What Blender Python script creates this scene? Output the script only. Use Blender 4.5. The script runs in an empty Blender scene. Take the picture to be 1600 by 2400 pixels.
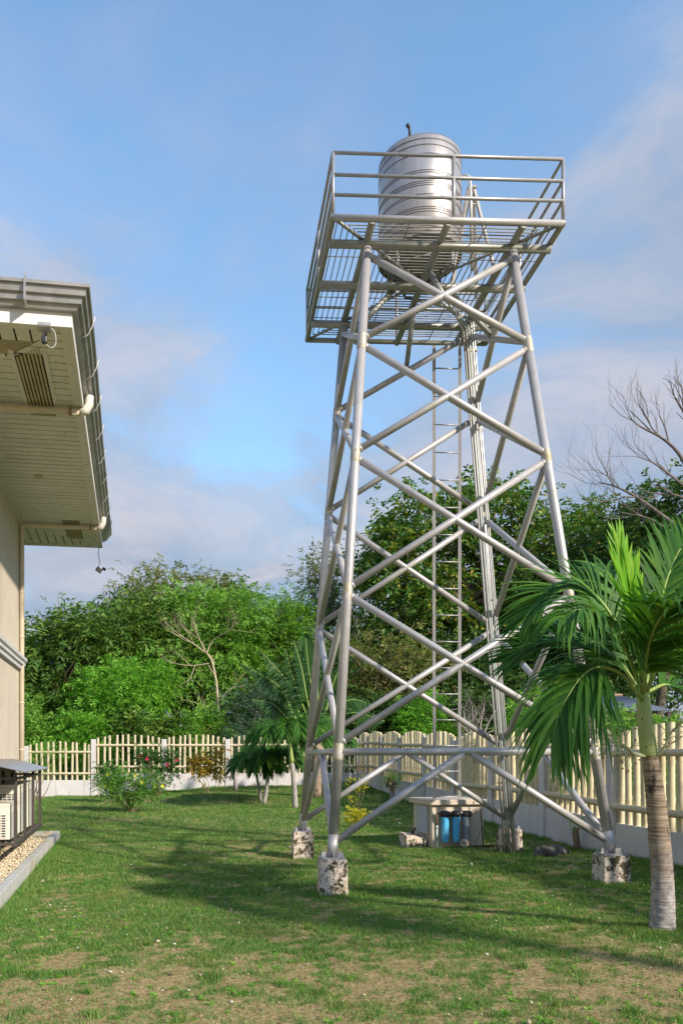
import bpy, math, random
import numpy as np
from mathutils import Vector, Matrix

sc = bpy.context.scene
COL = sc.collection
R = math.radians

# ------------------------------------------------------------------ camera
EYE, FPX, UC, VH = 1.6, 1868.0, 586.0, 1772.0      # eye height, focal length and vanishing point for a 1600 x 2400 frame
cam_d = bpy.data.cameras.new('camera')
cam_d.sensor_fit = 'VERTICAL'
cam_d.sensor_height = 36.0
cam_d.lens = FPX * 36.0 / 2400.0
cam_d.shift_x = (800 - UC) / 2400.0
cam_d.shift_y = (VH - 1200) / 2400.0
cam_d.clip_end = 3000
cam = bpy.data.objects.new('camera', cam_d)
cam.location = (0, 0, EYE)
cam.rotation_euler = (R(90), 0, 0)
COL.objects.link(cam)
sc.camera = cam

# ------------------------------------------------------------------ light
SUN_EL, SUN_AZ = R(28.5), R(47)          # azimuth: turned to the right from straight behind the camera
SUN = Vector((math.sin(SUN_AZ) * math.cos(SUN_EL), -math.cos(SUN_AZ) * math.cos(SUN_EL), math.sin(SUN_EL)))
sd = bpy.data.lights.new('sun', 'SUN')
sd.energy = 2.65
sd.angle = R(2.0)
sd.color = (1.0, 0.90, 0.76)
so = bpy.data.objects.new('sun', sd)
so.rotation_euler = (-SUN).to_track_quat('-Z', 'Y').to_euler()
so.location = SUN * 60
COL.objects.link(so)

world = bpy.data.worlds.new('World')
sc.world = world
world.use_nodes = True
wn, wl = world.node_tree.nodes, world.node_tree.links
wn.clear()
w_out = wn.new('ShaderNodeOutputWorld')
w_bg = wn.new('ShaderNodeBackground')
w_bg.inputs['Strength'].default_value = 0.15
sky = wn.new('ShaderNodeTexSky')
sky.sky_type = 'NISHITA'
sky.sun_disc = False
sky.sun_elevation = SUN_EL
sky.sun_rotation = math.atan2(SUN.x, SUN.y)
sky.air_density = 1.0
sky.dust_density = 0.25
sky.ozone_density = 1.5
# thin cloud veil: noise on a flat layer overhead
tc = wn.new('ShaderNodeTexCoord')
sep = wn.new('ShaderNodeSeparateXYZ')
wl.new(tc.outputs['Generated'], sep.inputs[0])
def wmath(op, a, b=None, clamp=False):
    n = wn.new('ShaderNodeMath'); n.operation = op; n.use_clamp = clamp
    for i, v in enumerate((a, b)):
        if v is None: continue
        if isinstance(v, (int, float)): n.inputs[i].default_value = v
        else: wl.new(v, n.inputs[i])
    return n.outputs[0]
zz = wmath('ADD', wmath('MAXIMUM', sep.outputs[2], 0.0), 0.16)
cx_ = wmath('DIVIDE', sep.outputs[0], zz)
cy_ = wmath('DIVIDE', sep.outputs[1], zz)
cmb = wn.new('ShaderNodeCombineXYZ')
wl.new(cx_, cmb.inputs[0]); wl.new(cy_, cmb.inputs[1])
def wnoise(scale, detail, rough, dist, off):
    mp = wn.new('ShaderNodeMapping'); mp.inputs['Location'].default_value = off
    wl.new(cmb.outputs[0], mp.inputs['Vector'])
    n = wn.new('ShaderNodeTexNoise'); n.inputs['Scale'].default_value = scale
    n.inputs['Detail'].default_value = detail; n.inputs['Roughness'].default_value = rough
    n.inputs['Distortion'].default_value = dist
    wl.new(mp.outputs[0], n.inputs['Vector'])
    return n.outputs['Fac']
def wramp(fac, stops):
    r = wn.new('ShaderNodeValToRGB'); cr = r.color_ramp
    cr.elements[0].position, cr.elements[0].color = stops[0][0], stops[0][1]
    cr.elements[1].position, cr.elements[1].color = stops[-1][0], stops[-1][1]
    for p, c in stops[1:-1]:
        e = cr.elements.new(p); e.color = c
    wl.new(fac, r.inputs[0])
    return r.outputs[0]
g = lambda v: (v, v, v, 1)
n1 = wnoise(0.75, 6, 0.55, 0.6, (5.3, 2.9, 0))
n2 = wnoise(2.1, 6, 0.6, 0.6, (9.2, 4.4, 0))
nmix = wmath('ADD', wmath('MULTIPLY', n1, 0.66), wmath('MULTIPLY', n2, 0.34))
# more cloud towards the horizon, where the layer is seen edge-on
low = wmath('SUBTRACT', 1.17, wmath('MULTIPLY', sep.outputs[2], 1.7), True)
mask = wramp(wmath('ADD', nmix, wmath('MULTIPLY', low, 0.30)), [(0.46, g(0.05)), (0.55, g(0.26)), (0.625, g(0.74)), (0.78, g(0.95))])
wm = wn.new('ShaderNodeMix'); wm.data_type = 'RGBA'
wl.new(mask, wm.inputs['Factor'])
tint = wn.new('ShaderNodeMix'); tint.data_type = 'RGBA'; tint.blend_type = 'MULTIPLY'; tint.inputs['Factor'].default_value = 1.0
wl.new(sky.outputs[0], tint.inputs['A']); tint.inputs['B'].default_value = (0.76, 0.92, 0.93, 1)
wl.new(tint.outputs['Result'], wm.inputs['A'])
cloud_col = wramp(n2, [(0.38, (1.00, 1.19, 1.56, 1)), (0.62, (1.75, 1.72, 1.90, 1))])
wl.new(cloud_col, wm.inputs['B'])
wl.new(wm.outputs['Result'], w_bg.inputs['Color'])
wl.new(w_bg.outputs[0], w_out.inputs['Surface'])

sc.view_settings.view_transform = 'Standard'
sc.view_settings.look = 'None'
sc.view_settings.exposure = 1.2
sc.view_settings.gamma = 1.0
sc.view_settings.use_curve_mapping = False
sc.cycles.max_bounces = 8
sc.cycles.transparent_max_bounces = 8
sc.cycles.use_denoising = True

# ------------------------------------------------------------------ helpers
ORG = {}

def at(u, v, d):
    """point seen at frame position (u, v) of the 1600 x 2400 photograph, d metres in front of the camera"""
    return Vector(((u - UC) / FPX * d, d, EYE + (VH - v) / FPX * d))

def thing(name, label, cat, loc, group=None):
    o = bpy.data.objects.new(name, None)
    o.empty_display_size = 0.2
    o.location = loc
    COL.objects.link(o)
    ORG[o.name] = Vector(loc)
    tag(o, label, cat, group)
    return o

def tag(o, label=None, cat=None, group=None, kind=None):
    if label: o['label'] = label
    if cat: o['category'] = cat
    if group: o['group'] = group
    if kind: o['kind'] = kind
    return o

def link(name, me, mat, parent, org, loc_world=None):
    if mat is not None and len(me.materials) == 0: me.materials.append(mat)
    o = bpy.data.objects.new(name, me)
    COL.objects.link(o)
    if parent is not None:
        o.parent = parent
        po = ORG[parent.name]
        if loc_world is not None:
            o.location = Vector(loc_world) - po
            ORG[o.name] = Vector(loc_world)
        else:
            ORG[o.name] = po
    else:
        o.location = org
        ORG[o.name] = Vector(org)
    return o

def np_mesh(name, verts, faces):
    """verts (N,3), faces (F,k) numpy arrays"""
    me = bpy.data.meshes.new(name)
    F, k = faces.shape
    me.vertices.add(len(verts)); me.vertices.foreach_set('co', np.ascontiguousarray(verts, dtype=np.float32).ravel())
    me.loops.add(F * k); me.loops.foreach_set('vertex_index', np.ascontiguousarray(faces, dtype=np.int32).ravel())
    me.polygons.add(F)
    me.polygons.foreach_set('loop_start', np.arange(0, F * k, k, dtype=np.int32))
    me.polygons.foreach_set('loop_total', np.full(F, k, dtype=np.int32))
    me.update(calc_edges=True)
    return me

class MB:
    """collects shapes in world coordinates and links them as ONE mesh object"""
    def __init__(self): self.v, self.f, self.s = [], [], []
    def add(self, vs, fs, smooth=False):
        b = len(self.v)
        self.v += [tuple(x) for x in vs]
        self.f += [tuple(b + i for i in f) for f in fs]
        self.s += [smooth] * len(fs)
        return self
    def box(self, c, s, m=None):
        c = Vector(c); hx, hy, hz = s[0] / 2, s[1] / 2, s[2] / 2
        vs = [Vector((x, y, z)) for x in (-hx, hx) for y in (-hy, hy) for z in (-hz, hz)]
        if m is not None: vs = [m @ v for v in vs]
        return self.add([c + v for v in vs], [(0, 1, 3, 2), (4, 6, 7, 5), (0, 4, 5, 1), (2, 3, 7, 6), (0, 2, 6, 4), (1, 5, 7, 3)])
    def hexa(self, p):      # 8 corners: bottom 4 (ccw), top 4
        return self.add(p, [(3, 2, 1, 0), (4, 5, 6, 7), (0, 1, 5, 4), (1, 2, 6, 5), (2, 3, 7, 6), (3, 0, 4, 7)])
    def tube(self, a, b, r0, r1=None, n=12, cap=True, smooth=True):
        return self.poly([a, b], [r0, r0 if r1 is None else r1], n, cap, smooth)
    def poly(self, pts, rad, n=8, cap=True, smooth=True):
        pts = [Vector(p) for p in pts]
        vs, fs = [], []
        ref = None
        for i, p in enumerate(pts):
            t = (pts[min(i + 1, len(pts) - 1)] - pts[max(i - 1, 0)]).normalized()
            if ref is None:
                ref = t.orthogonal().normalized()
            x = (ref - t * ref.dot(t))
            x = x.normalized() if x.length > 1e-6 else t.orthogonal().normalized()
            ref = x
            y = t.cross(x)
            for k in range(n):
                a = 2 * math.pi * k / n
                vs.append(p + (x * math.cos(a) + y * math.sin(a)) * rad[i])
        for i in range(len(pts) - 1):
            for k in range(n):
                k2 = (k + 1) % n
                fs.append((i * n + k, i * n + k2, (i + 1) * n + k2, (i + 1) * n + k))
        self.add(vs, fs, smooth)
        if cap:
            b = len(self.v) - len(vs)
            self.f.append(tuple(b + k for k in reversed(range(n)))); self.s.append(False)
            self.f.append(tuple(b + (len(pts) - 1) * n + k for k in range(n))); self.s.append(False)
        return self
    def lathe(self, prof, c=(0, 0, 0), n=24, smooth=True):
        c = Vector(c); vs, fs = [], []
        for r, z in prof:
            for k in range(n):
                a = 2 * math.pi * k / n
                vs.append(c + Vector((r * math.cos(a), r * math.sin(a), z)))
        for i in range(len(prof) - 1):
            for k in range(n):
                k2 = (k + 1) % n
                fs.append((i * n + k, i * n + k2, (i + 1) * n + k2, (i + 1) * n + k))
        return self.add(vs, fs, smooth)
    def mesh(self, name, org=(0, 0, 0)):
        me = bpy.data.meshes.new(name)
        o = Vector(org)
        me.from_pydata([Vector(v) - o for v in self.v], [], self.f)
        me.polygons.foreach_set('use_smooth', self.s)
        me.update()
        return me
    def build(self, name, mat, parent=None, org=None, bevel=0):
        o_ = ORG[parent.name] if parent is not None else Vector(org)
        o = link(name, self.mesh(name, o_), mat, parent, o_)
        if bevel:
            b = o.modifiers.new('bevel', 'BEVEL'); b.width = bevel; b.segments = 2; b.limit_method = 'ANGLE'
        return o

def catmull(pts, n):
    pts = [Vector(p) for p in pts]
    P = [pts[0] * 2 - pts[1]] + pts + [pts[-1] * 2 - pts[-2]]
    out = []
    m = len(pts) - 1
    for i in range(n + 1):
        t = i / n * m
        k = min(int(t), m - 1); f = t - k
        a, b, c, d = P[k], P[k + 1], P[k + 2], P[k + 3]
        out.append(0.5 * ((2 * b) + (c - a) * f + (2 * a - 5 * b + 4 * c - d) * f * f + (3 * b - a - 3 * c + d) * f ** 3))
    return out

# ------------------------------------------------------------------ materials
def _nt(name):
    m = bpy.data.materials.new(name); m.use_nodes = True
    nt = m.node_tree; nt.nodes.clear()
    out = nt.nodes.new('ShaderNodeOutputMaterial')
    bs = nt.nodes.new('ShaderNodeBsdfPrincipled')
    nt.links.new(bs.outputs[0], out.inputs[0])
    return m, nt, bs, out

def _pos(nt, stretch=(1, 1, 1), obj=False):
    if obj:
        t = nt.nodes.new('ShaderNodeTexCoord'); src = t.outputs['Object']
    else:
        t = nt.nodes.new('ShaderNodeNewGeometry'); src = t.outputs['Position']
    mp = nt.nodes.new('ShaderNodeMapping'); mp.inputs['Scale'].default_value = stretch
    nt.links.new(src, mp.inputs['Vector'])
    return mp.outputs[0]

def _noise(nt, vec, scale, detail=4, rough=0.55, dist=0.0):
    n = nt.nodes.new('ShaderNodeTexNoise')
    n.inputs['Scale'].default_value = scale; n.inputs['Detail'].default_value = detail
    n.inputs['Roughness'].default_value = rough; n.inputs['Distortion'].default_value = dist
    nt.links.new(vec, n.inputs['Vector'])
    return n.outputs['Fac']

def _ramp(nt, fac, stops):
    r = nt.nodes.new('ShaderNodeValToRGB'); cr = r.color_ramp
    c4 = lambda c: tuple(c) + (1,) if len(c) == 3 else tuple(c)
    cr.elements[0].position, cr.elements[0].color = stops[0][0], c4(stops[0][1])
    cr.elements[1].position, cr.elements[1].color = stops[-1][0], c4(stops[-1][1])
    for p, c in stops[1:-1]:
        e = cr.elements.new(p); e.color = c4(c)
    nt.links.new(fac, r.inputs[0])
    return r.outputs[0]

def _mix(nt, fac, a, b):
    m = nt.nodes.new('ShaderNodeMix'); m.data_type = 'RGBA'
    for sock, v in (('Factor', fac), ('A', a), ('B', b)):
        if isinstance(v, (int, float)): m.inputs[sock].default_value = v
        elif isinstance(v, tuple): m.inputs[sock].default_value = v if len(v) == 4 else v + (1,)
        else: nt.links.new(v, m.inputs[sock])
    return m.outputs['Result']

def mat(name, c1, c2=None, scale=6, rough=0.6, metal=0.0, bump=0.0, bscale=40, stretch=(1, 1, 1),
        stains=(), rvar=0.0, spec=0.5, bstretch=None):
    """c1/c2 mottled by noise; stains: (colour, scale, low, high, stretch) thresholded noise layers"""
    m, nt, bs, out = _nt(name)
    bs.inputs['Roughness'].default_value = rough
    bs.inputs['Metallic'].default_value = metal
    bs.inputs['Specular IOR Level'].default_value = spec
    col = tuple(c1) + (1,)
    f = None
    if c2 is not None:
        f = _noise(nt, _pos(nt, stretch), scale)
        col = _ramp(nt, f, [(0.32, c1), (0.68, c2)])
    for st in stains:
        c, s, lo, hi = st[:4]
        v = _pos(nt, st[4] if len(st) > 4 else (1, 1, 1))
        k = _ramp(nt, _noise(nt, v, s, 6, 0.65), [(lo, (0, 0, 0)), (hi, (1, 1, 1))])
        col = _mix(nt, k, col, tuple(c))
    if isinstance(col, tuple): bs.inputs['Base Color'].default_value = col
    else: nt.links.new(col, bs.inputs['Base Color'])
    if rvar:
        mr = nt.nodes.new('ShaderNodeMapRange')
        mr.inputs['To Min'].default_value = rough - rvar; mr.inputs['To Max'].default_value = rough + rvar
        nt.links.new(_noise(nt, _pos(nt, stretch), scale * 2.3), mr.inputs['Value'])
        nt.links.new(mr.outputs[0], bs.inputs['Roughness'])
    if bump:
        b = nt.nodes.new('ShaderNodeBump'); b.inputs['Strength'].default_value = bump; b.inputs['Distance'].default_value = 0.02
        nt.links.new(_noise(nt, _pos(nt, bstretch or (1, 1, 1)), bscale, 5), b.inputs['Height'])
        nt.links.new(b.outputs[0], bs.inputs['Normal'])
    return m

def leafmat(name, stops, trans=0.3, rough=0.5, patch=None):
    """leaf colours vary from leaf to leaf; light also comes through the blade"""
    m, nt, bs, out = _nt(name)
    geo = nt.nodes.new('ShaderNodeNewGeometry')
    col = _ramp(nt, geo.outputs['Random Per Island'], [(i / (len(stops) - 1), c) for i, c in enumerate(stops)])
    if patch:
        k = _ramp(nt, _noise(nt, _pos(nt), patch[1], 3), [(patch[2], (0, 0, 0)), (patch[3], (1, 1, 1))])
        col = _mix(nt, k, col, tuple(patch[0]))
    nt.links.new(col, bs.inputs['Base Color'])
    bs.inputs['Roughness'].default_value = rough
    bs.inputs['Specular IOR Level'].default_value = 0.22
    tr = nt.nodes.new('ShaderNodeBsdfTranslucent')
    warm = nt.nodes.new('ShaderNodeMix'); warm.data_type = 'RGBA'; warm.blend_type = 'MULTIPLY'
    warm.inputs['Factor'].default_value = 1.0
    nt.links.new(col, warm.inputs['A']); warm.inputs['B'].default_value = (1.5, 1.55, 0.7, 1)
    nt.links.new(warm.outputs['Result'], tr.inputs['Color'])
    mx = nt.nodes.new('ShaderNodeMixShader'); mx.inputs[0].default_value = trans
    nt.links.new(bs.outputs[0], mx.inputs[1]); nt.links.new(tr.outputs[0], mx.inputs[2])
    nt.links.new(mx.outputs[0], out.inputs[0])
    return m

M = {}
M['silver'] = mat('aluminium_paint', (0.47, 0.445, 0.445), (0.40, 0.38, 0.375), 7, 0.45, 0.3, 0.03, 120, rvar=0.07,
                  stains=[((0.34, 0.33, 0.31), 16, 0.60, 0.66), ((0.30, 0.22, 0.09), 6, 0.665, 0.76), ((0.38, 0.37, 0.27), 2.6, 0.56, 0.76)])
M['joint'] = mat('rusty_joint_paint', (0.47, 0.44, 0.43), (0.42, 0.39, 0.33), 12, 0.55, 0.2, 0.15, 60,
                 stains=[((0.36, 0.29, 0.14), 9, 0.46, 0.62), ((0.22, 0.10, 0.03), 17, 0.60, 0.68)])
M['rail'] = mat('rail_paint', (0.38, 0.37, 0.37), (0.32, 0.31, 0.31), 9, 0.45, 0.5, 0.03, 120, rvar=0.07,
                stains=[((0.16, 0.10, 0.04), 11, 0.70, 0.76)])
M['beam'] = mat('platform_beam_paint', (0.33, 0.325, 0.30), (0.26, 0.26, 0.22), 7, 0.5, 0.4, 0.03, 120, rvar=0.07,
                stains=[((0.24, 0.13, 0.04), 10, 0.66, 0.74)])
M['rod'] = mat('grating_steel', (0.22, 0.20, 0.17), (0.32, 0.30, 0.27), 20, 0.55, 0.5)
M['stainless'] = mat('stainless_steel', (0.52, 0.47, 0.445), (0.43, 0.39, 0.37), 5, 0.40, 0.7, 0.02, 60, stretch=(2.5, 2.5, 0.35), rvar=0.06)
M['groove'] = mat('tank_groove', (0.10, 0.09, 0.085), None, rough=0.6, metal=0.3)
M['tank_under'] = mat('tank_underside', (0.33, 0.32, 0.31), (0.26, 0.25, 0.24), 8, 0.6, 0.5)
M['galv'] = mat('galvanised_sheet', (0.44, 0.42, 0.40), (0.31, 0.295, 0.28), 5, 0.42, 0.6, 0.08, 14, rvar=0.08,
                stains=[((0.30, 0.27, 0.17), 6, 0.60, 0.75)])
M['galv_pipe'] = mat('galvanised_pipe', (0.52, 0.51, 0.50), (0.42, 0.41, 0.40), 12, 0.42, 0.5)
M['plinth'] = mat('painted_concrete', (0.68, 0.57, 0.48), (0.60, 0.50, 0.41), 9, 0.9, 0, 0.6, 45,
                  stains=[((0.34, 0.27, 0.15), 7, 0.54, 0.70), ((0.08, 0.066, 0.036), 7.5, 0.505, 0.57), ((0.03, 0.026, 0.018), 20, 0.565, 0.62)])
M['hutwall'] = mat('hut_render', (0.60, 0.52, 0.42), (0.54, 0.46, 0.36), 5, 0.9, 0, 0.2, 60,
                   stains=[((0.26, 0.20, 0.12), 3.5, 0.60, 0.80, (1, 1, 0.5))])
M['wall'] = mat('beige_render', (0.63, 0.55, 0.44), (0.57, 0.49, 0.39), 2.5, 0.9, 0, 0.3, 140, stains=[((0.46, 0.40, 0.32), 2.2, 0.50, 0.80, (1.5, 1.5, 0.18))])
M['white'] = mat('white_paint', (0.74, 0.72, 0.70), (0.68, 0.66, 0.64), 4, 0.7)
M['fencewall'] = mat('fence_render', (0.66, 0.62, 0.615), (0.58, 0.54, 0.53), 2.2, 0.9, 0, 0.15, 90,
                     stains=[((0.42, 0.39, 0.35), 3.0, 0.52, 0.80, (1.3, 1.3, 0.2)), ((0.30, 0.27, 0.22), 9, 0.64, 0.78, (1, 1, 0.4))])
M['moulding'] = mat('moulding_render', (0.58, 0.57, 0.56), (0.46, 0.45, 0.44), 6, 0.9, 0, 0.2, 80)
M['picket'] = mat('painted_bamboo', (0.62, 0.53, 0.37), (0.54, 0.45, 0.30), 7, 0.75, 0, 0.1, 60,
                  stains=[((0.16, 0.11, 0.06), 22, 0.68, 0.76), ((0.40, 0.33, 0.20), 5, 0.56, 0.75, (1, 1, 0.3))])
M['picket2'] = mat('weathered_bamboo', (0.68, 0.59, 0.39), (0.56, 0.48, 0.31), 7, 0.75, 0, 0.1, 60,
                   stains=[((0.15, 0.10, 0.05), 24, 0.66, 0.73), ((0.40, 0.33, 0.18), 5, 0.55, 0.75, (1, 1, 0.3))])
M['soffit'] = mat('soffit_paint', (0.66, 0.64, 0.56), (0.59, 0.57, 0.49), 3, 0.75, 0,
                  stains=[((0.10, 0.045, 0.02), 15, 0.635, 0.68)])
M['soffit_vent'] = mat('soffit_vent_paint', (0.46, 0.40, 0.25), (0.38, 0.32, 0.20), 5, 0.75, 0,
                       stains=[((0.11, 0.045, 0.02), 13, 0.62, 0.70)])
M['dark'] = mat('dark_void', (0.02, 0.018, 0.015), None, rough=0.9)
M['pvc'] = mat('cream_pvc', (0.66, 0.56, 0.42), (0.58, 0.48, 0.36), 4, 0.55, 0, stains=[((0.18, 0.09, 0.05), 12, 0.70, 0.78)])
M['pvcwhite'] = mat('white_pvc', (0.72, 0.69, 0.64), (0.62, 0.58, 0.50), 8, 0.5, 0, stains=[((0.25, 0.08, 0.05), 14, 0.68, 0.76)])
M['kerb'] = mat('kerb_concrete', (0.50, 0.49, 0.48), (0.40, 0.39, 0.36), 5, 0.9, 0, 0.3, 60,
                stains=[((0.42, 0.34, 0.20), 2.5, 0.52, 0.72)])
M['gravel'] = leafmat('coral_gravel', [(0.40, 0.32, 0.20), (0.66, 0.56, 0.38), (0.56, 0.46, 0.30), (0.74, 0.66, 0.50)], 0.0, 0.9)
M['sand'] = mat('gravel_bed_sand', (0.42, 0.34, 0.22), (0.26, 0.21, 0.13), 25, 0.95, 0, 0.5, 40)
M['steel'] = mat('brown_steel', (0.055, 0.045, 0.042), (0.085, 0.07, 0.062), 10, 0.5, 0.2)
M['acbody'] = mat('ac_casing', (0.70, 0.66, 0.56), (0.62, 0.58, 0.49), 4, 0.55, 0, stains=[((0.20, 0.12, 0.06), 14, 0.72, 0.80)])
M['acfin'] = mat('ac_fins', (0.42, 0.43, 0.46), (0.34, 0.35, 0.38), 30, 0.5, 0.4)
M['acslot'] = mat('ac_slot', (0.05, 0.06, 0.07), None, rough=0.6)
M['corr'] = mat('corrugated_sheet', (0.52, 0.52, 0.54), (0.44, 0.44, 0.46), 6, 0.42, 0.6, rvar=0.08)
M['corr_dark'] = mat('corrugated_shed_sheet', (0.20, 0.22, 0.27), (0.30, 0.31, 0.35), 2.5, 0.45, 0.5, stains=[((0.16, 0.07, 0.04), 5, 0.62, 0.75)])
M['wood_dark'] = mat('dark_wood', (0.05, 0.035, 0.03), (0.09, 0.05, 0.04), 6, 0.8)
M['blue1'] = mat('blue_canister', (0.07, 0.42, 0.78), (0.15, 0.50, 0.80), 8, 0.32)
M['blue2'] = mat('grey_canister', (0.20, 0.22, 0.27), (0.27, 0.28, 0.32), 8, 0.32)
M['black'] = mat('black_plastic', (0.018, 0.018, 0.020), (0.035, 0.034, 0.034), 12, 0.45)
M['copper'] = mat('rusty_fitting', (0.20, 0.09, 0.05), (0.38, 0.30, 0.20), 30, 0.5, 0.5)
M['pipegrey'] = mat('pale_green_pipe', (0.48, 0.54, 0.50), (0.40, 0.46, 0.42), 8, 0.5)
M['iron'] = mat('rusty_iron', (0.06, 0.045, 0.035), (0.12, 0.07, 0.04), 20, 0.7, 0.2)
M['oldwood'] = mat('grey_weathered_wood', (0.42, 0.40, 0.38), (0.33, 0.31, 0.29), 10, 0.8, 0, 0.2, 60)
M['rock'] = mat('dark_rock', (0.06, 0.052, 0.042), (0.14, 0.12, 0.095), 9, 0.95, 0, 0.8, 25, stains=[((0.05, 0.09, 0.03), 4, 0.58, 0.70)])
M['bark'] = mat('brown_bark', (0.16, 0.11, 0.07), (0.26, 0.19, 0.12), 7, 0.9, 0, 0.5, 30, stretch=(1, 1, 0.4))
M['bark_dark'] = mat('dark_bark', (0.07, 0.055, 0.04), (0.13, 0.10, 0.07), 7, 0.9, 0, 0.5, 30, stretch=(1, 1, 0.4))
M['bark_pale'] = mat('pale_dead_bark', (0.52, 0.43, 0.29), (0.38, 0.30, 0.19), 5, 0.85, 0, 0.3, 30)
M['bark_grey'] = mat('grey_bark', (0.36, 0.32, 0.29), (0.24, 0.20, 0.18), 8, 0.9, 0, 0.3, 40)
M['bark_mauve'] = mat('grey_mauve_twig', (0.19, 0.155, 0.15), (0.13, 0.105, 0.10), 8, 0.9)
M['palmtrunk'] = mat('palm_trunk', (0.36, 0.27, 0.19), (0.27, 0.20, 0.14), 5, 0.9, 0, 0.7, 9, stretch=(1, 1, 2.2), bstretch=(0.4, 0.4, 6),
                     stains=[((0.17, 0.11, 0.07), 10, 0.52, 0.60, (0.25, 0.25, 4.5)), ((0.03, 0.025, 0.02), 3.2, 0.60, 0.66)])
M['palmfoot'] = mat('lichen_palm_trunk', (0.40, 0.36, 0.34), (0.29, 0.26, 0.245), 9, 0.9, 0, 0.7, 25, stains=[((0.60, 0.56, 0.52), 14, 0.58, 0.68), ((0.06, 0.05, 0.045), 6, 0.66, 0.74)])
M['shaft'] = mat('palm_crownshaft', (0.24, 0.36, 0.085), (0.38, 0.42, 0.15), 5, 0.4, 0, 0.1, 20, stretch=(2.5, 2.5, 0.3),
                 stains=[((0.20, 0.13, 0.045), 5, 0.60, 0.70, (2.5, 2.5, 0.35))])
M['rachis'] = mat('palm_rachis', (0.20, 0.30, 0.05), (0.30, 0.36, 0.08), 5, 0.45)
M['inflor'] = mat('palm_flower_stalk', (0.46, 0.46, 0.27), (0.36, 0.37, 0.20), 8, 0.7)
M['fruit'] = mat('dark_palm_fruit', (0.05, 0.04, 0.03), (0.12, 0.09, 0.04), 8, 0.6)
M['pebble'] = leafmat('pale_pebbles', [(0.45, 0.38, 0.28), (0.62, 0.54, 0.42), (0.40, 0.30, 0.20), (0.66, 0.62, 0.55)], 0.0, 0.9)
M['litter'] = leafmat('fallen_leaves', [(0.13, 0.05, 0.025), (0.26, 0.15, 0.07), (0.36, 0.27, 0.15)], 0.0, 0.9)

M['l_mango'] = leafmat('mango_leaves', [(0.044, 0.114, 0.028), (0.084, 0.177, 0.037), (0.132, 0.250, 0.044), (0.197, 0.261, 0.051)], 0.22, 0.42)
M['l_feather'] = leafmat('feathery_leaves', [(0.087, 0.220, 0.034), (0.132, 0.308, 0.046), (0.194, 0.374, 0.053), (0.267, 0.418, 0.070)], 0.30, 0.5)
M['l_neem'] = leafmat('bright_green_leaves', [(0.080, 0.244, 0.031), (0.142, 0.357, 0.043), (0.211, 0.450, 0.056), (0.301, 0.507, 0.070)], 0.35, 0.5)
M['l_olive'] = leafmat('olive_leaves', [(0.100, 0.148, 0.046), (0.156, 0.208, 0.062), (0.219, 0.252, 0.085), (0.274, 0.208, 0.078)], 0.3, 0.5)
M['l_broad'] = leafmat('broad_glossy_leaves', [(0.033, 0.101, 0.025), (0.059, 0.160, 0.034), (0.092, 0.221, 0.040), (0.156, 0.260, 0.046), (0.348, 0.299, 0.046)], 0.22, 0.36)
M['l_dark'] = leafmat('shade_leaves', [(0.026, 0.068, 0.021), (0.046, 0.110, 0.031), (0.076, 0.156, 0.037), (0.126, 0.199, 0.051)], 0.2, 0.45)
M['l_blue'] = leafmat('grey_green_needles', [(0.054, 0.116, 0.070), (0.078, 0.155, 0.093), (0.109, 0.194, 0.109)], 0.2, 0.6)
M['l_palm'] = leafmat('palm_leaflets', [(0.030, 0.099, 0.015), (0.049, 0.145, 0.020), (0.076, 0.191, 0.026), (0.113, 0.235, 0.032)], 0.34, 0.5)
M['l_spear'] = leafmat('young_palm_leaf', [(0.138, 0.345, 0.020), (0.196, 0.437, 0.030), (0.265, 0.460, 0.040)], 0.45, 0.4)
M['l_banana'] = leafmat('paddle_leaf', [(0.022, 0.067, 0.019), (0.034, 0.091, 0.024), (0.046, 0.115, 0.027)], 0.25, 0.35)
M['l_croton'] = leafmat('croton_leaves', [(0.078, 0.093, 0.023), (0.310, 0.186, 0.031), (0.465, 0.310, 0.046), (0.217, 0.248, 0.046), (0.248, 0.078, 0.031)], 0.3, 0.45)
M['l_yellow'] = leafmat('yellow_leaves', [(0.34, 0.36, 0.03), (0.50, 0.46, 0.035), (0.60, 0.52, 0.06), (0.24, 0.32, 0.03)], 0.35, 0.5)
M['l_shrub'] = leafmat('shrub_leaves', [(0.070, 0.186, 0.031), (0.116, 0.264, 0.046), (0.178, 0.341, 0.062)], 0.3, 0.5)
M['l_hib'] = leafmat('dark_shrub_leaves', [(0.034, 0.093, 0.025), (0.059, 0.139, 0.037), (0.093, 0.186, 0.046)], 0.25, 0.45)
M['f_yellow'] = leafmat('yellow_petals', [(0.75, 0.68, 0.04), (0.85, 0.80, 0.10)], 0.3, 0.5)
M['f_pink'] = leafmat('pink_petals', [(0.65, 0.03, 0.10), (0.75, 0.06, 0.16)], 0.3, 0.5)
M['grass'] = leafmat('grass_blades', [(0.026, 0.098, 0.017), (0.060, 0.189, 0.031), (0.106, 0.268, 0.046), (0.165, 0.323, 0.066), (0.343, 0.366, 0.120), (0.047, 0.146, 0.026)], 0.28, 0.55,
                     patch=((0.27, 0.26, 0.08), 1.1, 0.55, 0.84))
M['drygrass'] = leafmat('dry_grass_blades', [(0.14, 0.09, 0.04), (0.30, 0.22, 0.10), (0.46, 0.36, 0.19), (0.22, 0.13, 0.06), (0.56, 0.46, 0.27)], 0.25, 0.7)

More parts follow.
